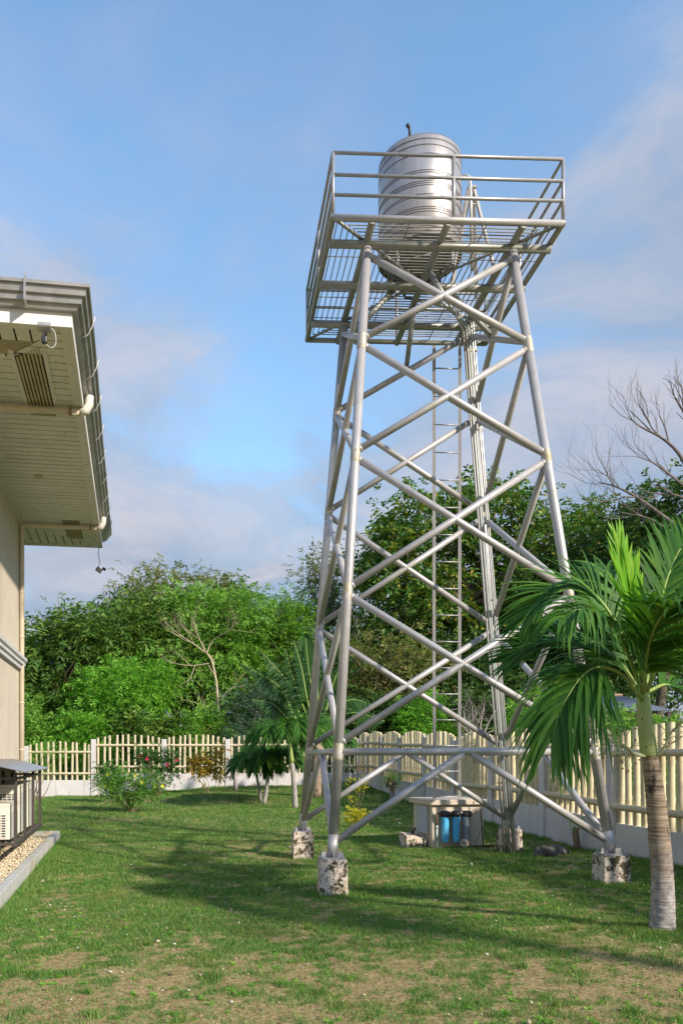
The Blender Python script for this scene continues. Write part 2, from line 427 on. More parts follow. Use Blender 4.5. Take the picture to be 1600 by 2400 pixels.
def ground_material():
    m, nt, bs, out = _nt('lawn_soil')
    bs.inputs['Roughness'].default_value = 0.95
    bs.inputs['Specular IOR Level'].default_value = 0.15
    p = _pos(nt)
    soil = _ramp(nt, _noise(nt, p, 30, 8, 0.8), [(0.34, (0.13, 0.082, 0.036)), (0.50, (0.36, 0.26, 0.12)), (0.66, (0.58, 0.46, 0.26))])
    fine = _ramp(nt, _noise(nt, p, 60, 5, 0.8), [(0.38, (0.05, 0.10, 0.020)), (0.55, (0.12, 0.19, 0.040)), (0.70, (0.27, 0.26, 0.085))])
    at_ = nt.nodes.new('ShaderNodeAttribute'); at_.attribute_name = 'cover'
    sub = nt.nodes.new('ShaderNodeMath'); sub.operation = 'ADD'
    nt.links.new(at_.outputs['Fac'], sub.inputs[0])
    mul = nt.nodes.new('ShaderNodeMath'); mul.operation = 'MULTIPLY_ADD'
    nt.links.new(_noise(nt, p, 17, 7, 0.78), mul.inputs[0]); mul.inputs[1].default_value = 1.5; mul.inputs[2].default_value = -0.75
    nt.links.new(mul.outputs[0], sub.inputs[1])
    k = _ramp(nt, sub.outputs[0], [(0.30, (0, 0, 0)), (0.62, (1, 1, 1))])
    nt.links.new(_mix(nt, k, soil, fine), bs.inputs['Base Color'])
    b = nt.nodes.new('ShaderNodeBump'); b.inputs['Strength'].default_value = 0.6; b.inputs['Distance'].default_value = 0.03
    nt.links.new(_noise(nt, p, 38, 6, 0.7), b.inputs['Height']); nt.links.new(b.outputs[0], bs.inputs['Normal'])
    return m
M['ground'] = ground_material()
def tall_palm_material():
    m, nt, bs, out = _nt('ringed_palm_trunk')
    bs.inputs['Roughness'].default_value = .9
    p = _pos(nt)
    rings = _ramp(nt, _noise(nt, _pos(nt, (.3, .3, 5)), 9, 5, .6), [(.36, (.11, .075, .05)), (.50, (.28, .21, .145)), (.68, (.38, .30, .22))])
    grey = _ramp(nt, _noise(nt, p, 16, 6, .7), [(.34, (.15, .13, .122)), (.52, (.32, .29, .275)), (.70, (.52, .48, .46))])
    sp = nt.nodes.new('ShaderNodeSeparateXYZ'); nt.links.new(p, sp.inputs[0])
    ad = nt.nodes.new('ShaderNodeMath'); ad.operation = 'MULTIPLY_ADD'
    nt.links.new(_noise(nt, p, 5, 5, .7), ad.inputs[0]); ad.inputs[1].default_value = .9; nt.links.new(sp.outputs[2], ad.inputs[2])
    k = _ramp(nt, ad.outputs[0], [(.80, (1, 1, 1)), (1.0, (.7, .7, .7))])
    mr = nt.nodes.new('ShaderNodeMapRange'); mr.inputs['From Min'].default_value = .85; mr.inputs['From Max'].default_value = 1.35
    mr.inputs['To Min'].default_value = 1; mr.inputs['To Max'].default_value = 0
    nt.links.new(ad.outputs[0], mr.inputs['Value'])
    col = _mix(nt, mr.outputs[0], rings, grey)
    mould = _ramp(nt, _noise(nt, _pos(nt, (1.5, 1.5, .6)), 4.5, 6, .7), [(.58, (0, 0, 0)), (.66, (1, 1, 1))])
    col = _mix(nt, mould, col, (.035, .03, .025))
    nt.links.new(col, bs.inputs['Base Color'])
    b = nt.nodes.new('ShaderNodeBump'); b.inputs['Strength'].default_value = .8; b.inputs['Distance'].default_value = .02
    nt.links.new(_noise(nt, _pos(nt, (.4, .4, 6)), 9, 5), b.inputs['Height']); nt.links.new(b.outputs[0], bs.inputs['Normal'])
    return m
M['palmtall'] = tall_palm_material()

# ------------------------------------------------------------------ ground
_rs = np.random.RandomState(11)
_TAB = _rs.rand(256, 256)
def vnoise(x, y, off=0):
    x = np.asarray(x, dtype=float) + off * 17.3 + 1000; y = np.asarray(y, dtype=float) + off * 9.7 + 1000
    xi = np.floor(x).astype(int); yi = np.floor(y).astype(int)
    fx = x - xi; fy = y - yi
    fx = fx * fx * (3 - 2 * fx); fy = fy * fy * (3 - 2 * fy)
    a = _TAB[xi % 256, yi % 256]; b = _TAB[(xi + 1) % 256, yi % 256]
    c = _TAB[xi % 256, (yi + 1) % 256]; d = _TAB[(xi + 1) % 256, (yi + 1) % 256]
    return (a * (1 - fx) + b * fx) * (1 - fy) + (c * (1 - fx) + d * fx) * fy
def fbm(x, y, off=0, oct=4):
    s, a, t = 0, 0.5, 0
    for i in range(oct):
        s = s + a * vnoise(x * 2 ** i, y * 2 ** i, off + i * 3); t += a; a *= 0.55
    return s / t

GP = np.array([(0.95, 9.05, 0.0), (4.1, 9.2, .11), (.8, 12.4, -.02), (4.08, 12.5, .03), (3.0, 13, .10), (4, 13.4, .15), (3.5, 6.8, .10),
      (-2.5, 7.9, .05), (-3.54, 14.85, .06), (-5.7, 28.6, .15), (-8, 28.6, .12), (-3.1, 28.8, .34), (-.8, 29, .50), (1.46, 29, .52), (4, 29, .68),
      (5.2, 11.3, .21), (5.4, 10.1, .22), (5.1, 13.8, .18), (4.98, 16.1, .24), (4.6, 21.8, .363), (4.3, 23.5, .42), (4.2, 25.5, .48), (4.08, 27.5, .585),
      (1.2, 21.5, .2), (-3, 20.5, .15), (0, 3, 0), (3, 3, .06), (-2, 3, 0), (0, 6, 0), (2, 17, .1), (-1, 16, .04), (3.9, 22.3, .27),
      (0, -3, 0), (6, 0, .15), (-6, 0, .0), (-9, 10, .05), (9, 10, .3), (9, 20, .45), (9, 30, .8), (-9, 36, .5), (0, 38, .9), (9, 40, 1.1), (-20, 20, .2), (20, 20, .6), (-40, 80, 1.2), (40, 80, 1.5), (0, 80, 1.4)])
def gz(x, y):
    x = np.asarray(x, dtype=float); y = np.asarray(y, dtype=float)
    num = np.zeros(x.shape); den = np.zeros(x.shape)
    for px, py, pz in GP:
        d2 = (x - px) ** 2 + (y - py) ** 2 + 0.5
        w = d2 ** -1.6
        num += w * pz; den += w
    return num / den + 0.035 * (fbm(x * .55, y * .55, 2) - .5)
def gz1(x, y): return float(gz(np.array([x]), np.array([y]))[0])
def cover(x, y):
    """how thickly grass grows at a spot, 0 to 1: worn patches show soil"""
    near = np.clip((7.4 - y) / 2.2, 0, 1) * 0.125
    n = 0.22 * fbm(x * .8, y * .8 * 1.25, 5) + 0.26 * fbm(x * 3.0, y * 3.6, 7) + 0.27 * vnoise(x * 11, y * 11, 3) + 0.25 * vnoise(x * 27, y * 27, 6)
    return np.clip((n - 0.285 - near) / 0.34, 0, 1)

def axis(fine0, fine1, step, out0, out1, grow=1.35):
    a = list(np.arange(fine0, fine1, step)); s = step; v = fine0
    lo = []
    while v > out0:
        s *= grow; v -= s; lo.append(v)
    s = step; v = a[-1]; hi = []
    while v < out1:
        s *= grow; v += s; hi.append(v)
    return np.array(lo[::-1] + a + hi)
gx = axis(-4.2, 7.0, 0.085, -900, 900)
gy = axis(3.4, 17.0, 0.085, -300, 1500, 1.12)
XX, YY = np.meshgrid(gx, gy, indexing='ij')
ZZ = gz(XX, YY)
nx, ny = XX.shape
idx = np.arange(nx * ny).reshape(nx, ny)
quads = np.stack([idx[:-1, :-1], idx[1:, :-1], idx[1:, 1:], idx[:-1, 1:]], -1).reshape(-1, 4)
gm = np_mesh('ground', np.stack([XX, YY, ZZ], -1).reshape(-1, 3), quads)
gm.polygons.foreach_set('use_smooth', np.ones(len(gm.polygons), dtype=bool))
at_ = gm.attributes.new('cover', 'FLOAT', 'POINT')
at_.data.foreach_set('value', cover(XX, YY).ravel().astype(np.float32))
ground = link('ground', gm, M['ground'], None, (0, 0, 0))
tag(ground, 'patchy green lawn with worn brown soil between the house and the fences', kind='structure')

# ------------------------------------------------------------------ water tower
TCX, TCY, TTH = 2.533, 10.949, 0.0387
ZB, ZT, ZP, ZR = 0.43, 7.96, 8.08, 8.86
HB, HT, LEAN = 1.646, 0.9225, -0.024
PW, PF, PB = 1.404, 1.30, 1.527
LEV = [7.90, 6.72, 5.27, 3.57, 1.65]
ct, st_ = math.cos(TTH), math.sin(TTH)
def T(lx, ly, z):
    x = lx + LEAN * (min(z, ZP) - ZB)
    return Vector((TCX + x * ct - ly * st_, TCY + x * st_ + ly * ct, z))
def hw(z): return HB + (HT - HB) * (z - ZB) / (ZT - ZB)
tower = thing('water_tower', 'tall silver painted steel pipe tower with railed platform standing on four concrete footings', 'tower', T(0, 0, ZB))
TR = Matrix.Rotation(TTH, 3, 'Z')
footing_label = {(-1, -1): 'mouldy concrete footing under the tower leg nearest the camera', (1, -1): 'mouldy concrete footing of the tower beside the tall palm trunk',
                 (-1, 1): 'mouldy concrete footing under the left rear tower leg', (1, 1): 'cream concrete footing behind the bundle of riser pipes'}
plate_mesh = MB()
for sx in (-1, 1):
    for sy in (-1, 1):
        zb = ZB + (0.03 if sx > 0 else 0.0)
        p0, p1 = T(sx * hw(zb), sy * hw(zb), zb), T(sx * hw(ZT), sy * hw(ZT), ZT)
        leg = MB().tube(p0, p1, 0.058, 0.055, 20).build('leg', M['silver'], tower)
        mb = MB().box(p0 + Vector((0, 0, -0.006)), (0.27, 0.27, 0.016), TR)
        mb.tube(p0, p0 + (p1 - p0).normalized() * 0.26, 0.064, 0.0635, 20)
        mb.build('base_plate', M['silver'], leg)
        for bx in (-1, 1):
            for by in (-1, 1):
                q = p0 + TR @ Vector((bx * .105, by * .105, 0))
                MB().tube(q, q + Vector((0, 0, .045)), 0.009, n=6).tube(q + Vector((0, 0, .002)), q + Vector((0, 0, .02)), 0.017, n=6).build('bolt', M['galv_pipe'], leg)
        for a0, a1 in (((1, 0), (0, 1)),):
            for dx, dy in ((1, 0), (-1, 0), (0, 1), (0, -1)):     # gusset fins on the plate
                q = p0 + TR @ Vector((dx * .09, dy * .09, .03))
                MB().box(q, (.06 if dx else .008, .06 if dy else .008, .06), TR).build('gusset', M['silver'], leg)
        # footing
        gzv = gz1(p0.x, p0.y)
        f = MB(); w0, w1 = 0.165, 0.152
        zt_, zb_ = zb - 0.016, gzv - 0.12
        f.hexa([p0 * 0 + Vector((p0.x, p0.y, 0)) + TR @ Vector((a * w0, b * w0, 0)) + Vector((0, 0, zb_)) for a, b in ((-1, -1), (1, -1), (1, 1), (-1, 1))] +
               [Vector((p0.x, p0.y, zt_)) + TR @ Vector((a * w1, b * w1, 0)) for a, b in ((-1, -1), (1, -1), (1, 1), (-1, 1))])
        fo = f.build('concrete_footing', M['plinth'], None, (p0.x, p0.y, gzv), bevel=0.012)
        tag(fo, footing_label[(sx, sy)], 'footing', 'tower footings')
        for zj in LEV[1:]:
            q0, q1 = T(sx * hw(zj - .10), sy * hw(zj - .10), zj - .10), T(sx * hw(zj + .10), sy * hw(zj + .10), zj + .10)
            MB().poly([q0, q0.lerp(q1, .12), q0.lerp(q1, .88), q1], [.0565, .0605, .0602, .0565], 20, False).build('joint_sleeve', M['joint'], leg)
def face_pt(face, s, z, h=None):
    h = hw(z) if h is None else h
    return {0: T(s * h, -h, z), 1: T(h, s * h, z), 2: T(-s * h, h, z), 3: T(-h, -s * h, z)}[face]
BR = 0.043
def pipe_w(a, b):
    # round pipe with a raised weld bead near each end
    d = (b - a).normalized(); L = (b - a).length
    mb = MB().tube(a, b, BR, BR, 16)
    for t in (.062, L - .062):
        q = a + d * t
        mb.poly([q - d * .016, q - d * .006, q + d * .006, q + d * .016], [BR - .001, BR + .006, BR + .006, BR - .001], 12, False)
    return mb
for face in range(4):
    for i in range(4):
        za, zb_ = LEV[i] - .03, LEV[i + 1] + (.05 if i < 3 else .10)
        for s in (-1, 1):
            a, b = face_pt(face, s, za), face_pt(face, -s, zb_)
            pipe_w(a, b).build('cross_brace', M['silver'], tower)
    a, b = face_pt(face, -1, LEV[4]), face_pt(face, 1, LEV[4])
    MB().tube(a, b, BR, BR, 16).build('tie_beam', M['silver'], tower)
    m_ = (a + b) / 2
    for s in (-1, 1):
        MB().tube(m_ + (b - a).normalized() * (s * 0.05) - Vector((0, 0, .02)), face_pt(face, s, ZB + 0.16), BR, BR, 16).build('lower_brace', M['silver'], tower)
# platform frame
def PT(lx, ly, dz=0): return T(lx, ly, ZP) + Vector((0, 0, dz))
cn = [(-PW, -PF), (PW, -PF), (PW, PB), (-PW, PB)]
for i in range(4):
    a, b = cn[i], cn[(i + 1) % 4]
    MB().tube(PT(*a), PT(*b), 0.038, 0.038, 16).build('edge_pipe', M['beam'] if i else M['silver'], tower)
for c in cn:
    MB().lathe([(0.001, -.038), (.026, -.028), (.038, 0), (.026, .028), (.001, .038)], PT(*c), 14).build('corner_joint', M['beam'], tower)
for ly in (-HT, -0.06, HT):
    MB().tube(PT(-PW, ly, -.075), PT(PW, ly, -.075), 0.052, 0.052, 16).build('cross_beam', M['beam'], tower)
for lx in (-HT, 0.0, HT):
    MB().tube(PT(lx, -PF, -.02), PT(lx, PB, -.02), 0.045, 0.045, 16).build('long_beam', M['beam'], tower)
zc = 7.36      # struts from the platform beams down to the crossing of the top braces
for (ax, ay), (bx, by) in (((0, -.42), (0, -1)), ((-.38, 0), (-1, 0)), ((.38, 0), (1, 0)), ((0, .42), (0, 1))):
    MB().tube(PT(ax, ay, -.08), T(bx * hw(zc), by * hw(zc), zc), 0.036, 0.036, 12).build('knee_strut', M['beam'], tower)
# grating: bars run parallel to each side, mitred along the diagonals
rod_me = MB().tube((0, 0, -.5), (0, 0, .5), 1, 1, 6).mesh('grating_bar')
rod_me.materials.append(M['rod'])
def rod(name, a, b, r, parent, me=rod_me):
    a, b = Vector(a), Vector(b)
    o = link(name, me, None, parent, None, (a + b) / 2)
    o.rotation_euler = (b - a).to_track_quat('Z', 'Y').to_euler()
    o.scale = (r, r, (b - a).length)
    return o
y = -PF + 0.07
while y < PB - 0.03:
    k = abs(y) / (PF if y < 0 else PB)
    if k > 0.06: rod('grating_bar', PT(-PW * k, y, .045), PT(PW * k, y, .045), .0075, tower)
    y += 0.062
x = -PW + 0.075
while x < PW - 0.03:
    k = abs(x) / PW
    if k > 0.06: rod('grating_bar', PT(x, -PF * k, .045), PT(x, PB * k, .045), .0075, tower)
    x += 0.078
for ly in (-.5, .42, .95): 
    for s in (-1, 1): rod('grating_tie', PT(s * PW, ly, .034), PT(s * PW * max(.35, abs(ly) / PB), ly, .034), .006, tower)
for lx in (-.45, .5):
    rod('grating_tie', PT(lx, -PF, .034), PT(lx, -PF * .33, .034), .007, tower)
    rod('grating_tie', PT(lx, PB, .034), PT(lx, PB * .33, .034), .007, tower)
for c in cn:
    MB().tube(PT(c[0], c[1], .0), PT(c[0] * .62, c[1] * .62, .0), .022, .022, 6).build('mitre_bar', M['beam'], tower)
    MB().tube(PT(c[0] * .62, c[1] * .62, .012), PT(0, 0, .012), .018, .018, 6).build('mitre_bar', M['beam'], tower)
# guard rail
gh = ZR - ZP
posts = cn + [(0.06, -PF), (0, PB), (-PW, .1), (PW, .1)]
for c in posts:
    MB().tube(PT(*c), PT(c[0], c[1], gh), .021, .021, 12).build('rail_post', M['rail'], tower)
for hgt in (gh, gh * .66, gh * .35):
    for i in range(4):
        a, b = cn[i], cn[(i + 1) % 4]
        MB().tube(PT(a[0], a[1], hgt), PT(b[0], b[1], hgt), .0205, .0205, 12).build('guard_rail', M['rail'], tower)

# ------------------------------------------------------------------ water tank on the platform
TX, TY, TRD = 2.325, 10.95, 0.556
tank = thing('water_tank', 'upright cylindrical stainless steel water tank on the tower platform', 'water tank', (TX, TY, ZP + .1))
zt0, zt1 = 8.43, 9.735
ribs = [9.66, 9.583, 9.466, 9.248, 9.22, 9.104, 9.078, 9.052, 8.935, 8.908, 8.77, 8.743, 8.71, 8.63, 8.605, 8.52]
prof = [(TRD - .01, zt0), (TRD, zt0 + .01)]
prof += [(TRD, zt1 - .02), (TRD - .015, zt1)]
MB().lathe(prof, (TX, TY, 0), 72).build('shell', M['stainless'], tank)
for z in ribs:
    MB().lathe([(TRD - .001, z - .0052), (TRD + .003, z - .0045), (TRD + .003, z + .0045), (TRD - .001, z + .0052)], (TX, TY, 0), 72).build('groove_band', M['groove'], tank)
MB().lathe([(TRD - .012, zt1), (TRD - .03, zt1 + .022), (TRD - .12, zt1 + .055), (.22, zt1 + .085), (.16, zt1 + .088), (.16, zt1 + .11), (.02, zt1 + .12), (0.001, zt1 + .12)], (TX, TY, 0), 48).build('lid', M['stainless'], tank)
MB().lathe([(TRD - .01, zt0), (TRD - .06, zt0 - .03), (.1, zt0 - .05), (.001, zt0 - .05)], (TX, TY, 0), 48).build('underside', M['tank_under'], tank)
v0 = Vector((TX - .215, TY - .40, zt1 + .02))
MB().poly([v0, v0 + Vector((0, 0, .13)), v0 + Vector((-.012, -.01, .165)), v0 + Vector((-.04, -.035, .17))], [.018, .018, .022, .026], 10).build('vent_pipe', M['black'], tank)
op = [(TX + TRD * .93, TY - .18, 9.42), (TX + TRD + .04, TY - .2, 9.425), (TX + TRD + .075, TY - .2, 9.40), (TX + TRD + .085, TY - .2, 9.3), (TX + TRD + .11, TY - .2, 8.15)]
MB().poly(op, [.022, .024, .026, .022, .022], 12).build('overflow_pipe', M['galv_pipe'], tank)
for k in range(4):
    a = math.pi / 4 + k * math.pi / 2
    q = Vector((TX + (TRD - .04) * math.cos(a), TY + (TRD - .04) * math.sin(a), 0))
    MB().box(q + Vector((0, 0, (ZP + .045 + zt0) / 2)), (.035, .035, zt0 - ZP - .045)).build('stand_leg', M['beam'], tank)
    a2 = a + math.pi / 2
    q2 = Vector((TX + (TRD - .04) * math.cos(a2), TY + (TRD - .04) * math.sin(a2), 0))
    MB().tube(q + Vector((0, 0, zt0 - .05)), q2 + Vector((0, 0, zt0 - .05)), .016, n=6).tube(q + Vector((0, 0, ZP + .08)), q2 + Vector((0, 0, zt0 - .08)), .009, n=6).build('stand_brace', M['beam'], tank)
MB().lathe([(TRD - .01, zt0 - .03), (TRD + .012, zt0 - .025), (TRD + .012, zt0 - .005), (TRD - .01, zt0)], (TX, TY, 0), 48).build('stand_ring', M['beam'], tank)
MB().poly([(TX - .25, TY + .2, zt0 - .04), (TX - .25, TY + .2, zt0 - .2), (TX - .1, TY + .5, zt0 - .24), (3.0, 11.7, 8.16)], [.02] * 4, 8).build('outlet_pipe', M['black'], tank)

# step ladder leaning on the platform beside the tank
sl = thing('step_ladder', 'grey weathered wooden trestle ladder behind the tank on the platform', 'ladder', (3.12, 11.2, ZP + .05))
apex = Vector((3.07, 11.05, 9.47))
for o_, nm in ((Vector((.22, -.32, 0)), 'front_leg'), (Vector((-.36, -.40, 0)), 'front_leg'), (Vector((.16, .34, 0)), 'rear_leg'), (Vector((-.22, .36, 0)), 'rear_leg')):
    foot = Vector((apex.x + o_.x, apex.y + o_.y, ZP + .055))
    d = (apex + Vector((o_.x * .12, 0, 0)) - foot)
    MB().box(foot + d / 2, (.05, .028, d.length), d.to_track_quat('Z', 'Y').to_matrix()).build(nm, M['oldwood'], sl)
for k in range(1, 5):
    t = k / 5
    a = apex.lerp(Vector((apex.x + .22, apex.y - .32, ZP + .055)), t); b = apex.lerp(Vector((apex.x - .36, apex.y - .40, ZP + .055)), t)
    MB().tube(a, b, .012, n=6).build('rung', M['oldwood'], sl)
MB().box(apex + Vector((0, 0, .005)), (.11, .08, .03)).build('top_cap', M['oldwood'], sl)

# riser pipes strapped to the rear right leg
rb = thing('riser_pipes', 'bundle of five thin galvanised water pipes running up the rear right tower leg', 'pipes', (4.05, 12.42, gz1(4.12, 12.42)))
offs = [(-.12, -.16), (-.078, -.175), (-.038, -.165), (.004, -.18), (.045, -.165)]
for k, (ox, oy) in enumerate(offs):
    zb_ = gz1(4.12, 12.42) - .03
    a = T(hw(ZB) - .015 + ox * 1.0, hw(ZB) + oy - .03, ZB); a.z = zb_
    b = T(hw(ZT) - .005 + ox * .9, hw(ZT) + oy, ZT - .1 + .04 * k)
    m1 = a.lerp(b, .33) + Vector((.006 * (k % 2), 0, 0)); m2 = a.lerp(b, .68) + Vector((-.008 * (k % 3), 0, 0))
    c = Vector((TX + .45 - .1 * k, TY + .35, ZP - .02))
    MB().poly([a, m1, m2, b, b.lerp(c, .5) + Vector((0, 0, .05)), c], [.0155] * 6, 8).build('pipe', M['galv_pipe'] if k != 2 else M['pipegrey'], rb)
for t in (.10, .30, .47, .62, .80, .95):
    z = ZB + (ZT - ZB) * t
    q = T(hw(z) - .055 * (1 - t) - .035, hw(z) - .185, z)
    MB().box(q, (.215, .012, .022), TR).build('clamp', M['rod'], rb)

# ------------------------------------------------------------------ pump house, ladder, filters
HY = 0.2
HR = Matrix.Rotation(HY, 3, 'Z')
H0 = Vector((2.95, 13.0, 0))
hz0 = gz1(3.4, 13.3)
def HH(a, b, z): return H0 + HR @ Vector((a, b, 0)) + Vector((0, 0, z))
hut = thing('pump_house', 'low cream concrete pump hut with flat slab roof behind the tower', 'hut', HH(.5, .4, hz0))
wl_, wd_ = .06, .94
MB().hexa([HH(*p, hz0 - .25) for p in ((.04, .05), (.95, .05), (.95, .82), (.04, .82))] + [HH(*p, .80) for p in ((.04, .05), (.95, .05), (.95, .82), (.04, .82))]).build('wall', M['hutwall'], hut, bevel=.008)
MB().hexa([HH(*p, .80) for p in ((-.02, -.02), (1.02, -.02), (1.02, .88), (-.02, .88))] + [HH(*p, .885) for p in ((-.02, -.02), (1.02, -.02), (1.02, .88), (-.02, .88))]).build('roof_slab', M['hutwall'], hut, bevel=.008)
door = MB().hexa([HH(*p, .30) for p in ((.02, .16), (.045, .16), (.045, .62), (.02, .62))] + [HH(*p, .77) for p in ((.02, .16), (.045, .16), (.045, .62), (.02, .62))]).build('louvre_door', M['acfin'], hut)
for k in range(16):
    z = .325 + k * .0275
    MB().hexa([HH(*p, z) for p in ((.004, .19), (.02, .19), (.02, .59), (.004, .59))] + [HH(*p, z + .014) for p in ((.014, .19), (.02, .19), (.02, .59), (.014, .59))]).build('slat', M['galv_pipe'], door)
flt = thing('water_filter_set', 'row of three water filter canisters on the hut front, two blue and one grey', 'water filter', HH(.33, -.1, hz0))
for k, mm in enumerate((M['blue1'], M['blue1'], M['blue2'])):
    c = HH(.22 + .19 * k, -.05, 0)
    body = MB().lathe([(.001, .195), (.045, .195), (.055, .21), (.057, .25), (.066, .60), (.066, .615)], c, 24).build('canister', mm, flt)
    MB().lathe([(.066, .61), (.080, .615), (.082, .66), (.075, .668), (.078, .69), (.05, .705), (.001, .705)], c, 20).build('canister_lid', M['black'], body)
    MB().tube(HH(.22 + .19 * k, .0, .675), HH(.22 + .19 * k, .055, .675), .03, n=8).build('bracket', M['galv'], body)
for k in range(4):
    a = HH(.125 + .19 * k - .04, -.05, .672); b = HH(.125 + .19 * k + .04, -.05, .672)
    MB().tube(a, b, .014, n=8).tube(a.lerp(b, .35), a.lerp(b, .65), .02, n=8).build('coupling', M['galv_pipe'] if k % 3 else M['copper'], flt)
MB().poly([HH(.11, -.05, .672), HH(.082, -.05, .668), HH(.075, -.05, .64), HH(.075, -.05, .45)], [.017, .019, .018, .018], 10).build('elbow', M['copper'], flt)
MB().tube(HH(.075, -.05, .47), HH(.075, -.05, hz0 - .02), .017, .017, 10).tube(HH(.075, -.05, .42), HH(.075, -.05, .47), .022, .022, 10).build('feed_pipe', M['pipegrey'], flt)
st0 = HH(.52, -.13, hz0)
tag(MB().tube(st0 + Vector((0, -.02, .06)), st0 + Vector((0, .05, .07)), .068, .068, 16).build('round_stone', M['plinth'], None, st0, bevel=.008), 'round concrete disc leaning on the hut under the filters', 'stone')
# iron stake with struts
sk = HH(.86, -.12, hz0)
spk = thing('iron_stake', 'thin dark iron stake with two splayed wire struts at the hut corner', 'stake', sk)
MB().tube(sk + Vector((0, 0, -.03)), sk + Vector((-.06, 0, .80)), .009, .008, 6).build('rod', M['iron'], spk)
MB().tube(sk + Vector((-.02, 0, .33)), sk + Vector((-.16, -.02, .0)), .005, n=5).build('strut', M['iron'], spk)
MB().tube(sk + Vector((-.02, 0, .33)), sk + Vector((.16, .02, .02)), .005, n=5).build('strut', M['iron'], spk)
MB().tube(sk + Vector((-.18, -.02, .01)), sk + Vector((.2, .03, .02)), .012, n=6).build('foot_bar', M['iron'], spk)
# valve box
vb = HH(-.22, .35, gz1(2.7, 13.4))
vbt = thing('valve_box', 'small stained concrete valve box on the grass left of the hut', 'valve box', vb)
MB().hexa([vb + HR @ Vector((a, b, -.12)) for a, b in ((-.13, -.2), (.2, -.2), (.2, .12), (-.13, .12))] + [vb + HR @ Vector((a, b, h)) for a, b, h in ((-.15, -.2, .2), (.2, -.2, .14), (.2, .12, .2), (-.15, .12, .24))]).build('box_wall', M['plinth'], vbt, bevel=.01)
MB().tube(vb + Vector((.05, 0, .1)), vb + Vector((.05, 0, .3)), .04, n=10).tube(vb + Vector((.05, 0, .27)), vb + Vector((.05, 0, .31)), .055, n=10).build('valve', M['rock'], vbt)

lad = thing('access_ladder', 'tall narrow steel ladder rising from the hut roof to the tower platform', 'ladder', HH(.28, .42, .885))
la = at(1017, 1872, 13.38); lb = at(1076.5, 1870, 13.42); la.z = lb.z = .885
ta = at(1016.5, 790, 12.60); tb = at(1077, 790, 12.62)
ta.z = tb.z = ZP + .02
for a, b in ((la, ta), (lb, tb)):
    d = b - a
    MB().box((a + b) / 2, (.05, .012, d.length), d.to_track_quat('Z', 'Y').to_matrix()).box((a + b) / 2 + Vector((0.019, .02, 0)), (.012, .04, d.length), d.to_track_quat('Z', 'Y').to_matrix()).build('rail', M['silver'], lad)
for k in range(17):
    t = (k + .08) / 16.9
    MB().tube(la.lerp(ta, t), lb.lerp(tb, t), .0115, .0115, 8).build('rung', M['rail'], lad)

# ------------------------------------------------------------------ house
E_, N_ = Vector((-.1473, .9891, 0)), Vector((.9891, .1473, 0))
W0 = Vector((-4.205, 14.6, 0))
def HS(s, o, z): return W0 + E_ * s + N_ * o + Vector((0, 0, z))
HM = Matrix((N_, E_, Vector((0, 0, 1)))).transposed()      # local x = outward, y = along the eave
S0, S1, SO, ZS = -6.985, 1.447, 1.415, 5.86
house = thing('house', 'two storey beige house corner with wide panelled eaves and metal gutter at the left edge', 'house', HS(-2.7, 0, gz1(-4.5, 12)))
def hbox(name, s0, s1, o0, o1, z0, z1, m, parent=None, bevel=0):
    return MB().hexa([HS(s, o, z0) for s, o in ((s0, o0), (s0, o1), (s1, o1), (s1, o0))] + [HS(s, o, z1) for s, o in ((s0, o0), (s0, o1), (s1, o1), (s1, o0))]).build(name, m, parent or house, bevel=bevel)
hbox('wall', -5.54, 0, -7, 0, -.3, 5.90, M['wall'])
# moulding band
pr = [(-.001, 3.17), (.055, 3.17), (.055, 3.23), (.085, 3.25), (.085, 3.30), (.115, 3.33), (.115, 3.39), (-.001, 3.41)]
mo = MB()
path = [(-5.54, -7, -1, 0), (-5.54, 0, -1, 1), (0, 0, 1, 1), (0, -7, 1, 0)]
vs = []
for s, o, ds, do in path:
    for d, z in pr: vs.append(HS(s + ds * max(d, 0.0), o + do * max(d, 0.0), z))
n_ = len(pr)
mo.add(vs, [(i * n_ + k, i * n_ + (k + 1) % n_, (i + 1) * n_ + (k + 1) % n_, (i + 1) * n_ + k) for i in range(3) for k in range(n_)])
mo.build('moulding', M['moulding'], house)
# soffit backing and planks
hbox('soffit_backing', S0 + .02, S1 - .02, -7, SO - .02, ZS + .03, ZS + .06, M['dark'])
def poly_clip(poly, axis_, lim, keep_less):
    out = []
    for i in range(len(poly)):
        a, b = poly[i], poly[(i + 1) % len(poly)]
        ina = (a[axis_] <= lim) == keep_less or a[axis_] == lim
        inb = (b[axis_] <= lim) == keep_less or b[axis_] == lim
        if ina: out.append(a)
        if ina != inb:
            t = (lim - a[axis_]) / (b[axis_] - a[axis_])
            out.append((a[0] + (b[0] - a[0]) * t, a[1] + (b[1] - a[1]) * t))
    return out
def plank(poly, z0=ZS, th=.02, name='soffit_plank', m='soffit'):
    if len(poly) < 3: return
    mb = MB(); n = len(poly)
    mb.add([HS(s, o, z0) for s, o in poly] + [HS(s, o, z0 + th) for s, o in poly],
           [tuple(range(n)), tuple(reversed(range(n, 2 * n)))] + [(i, (i + 1) % n, n + (i + 1) % n, n + i) for i in range(n)])
    return mb.build(name, M[m], house)
random.seed(4)
BW = .155
trim = .10
VN0, VN1 = S0 + .55, S0 + 2.15       # vent strip along the right eave, near corner
VF0, VF1 = S1 - 1.75, S1 - .55
VO0, VO1 = .78, 1.08
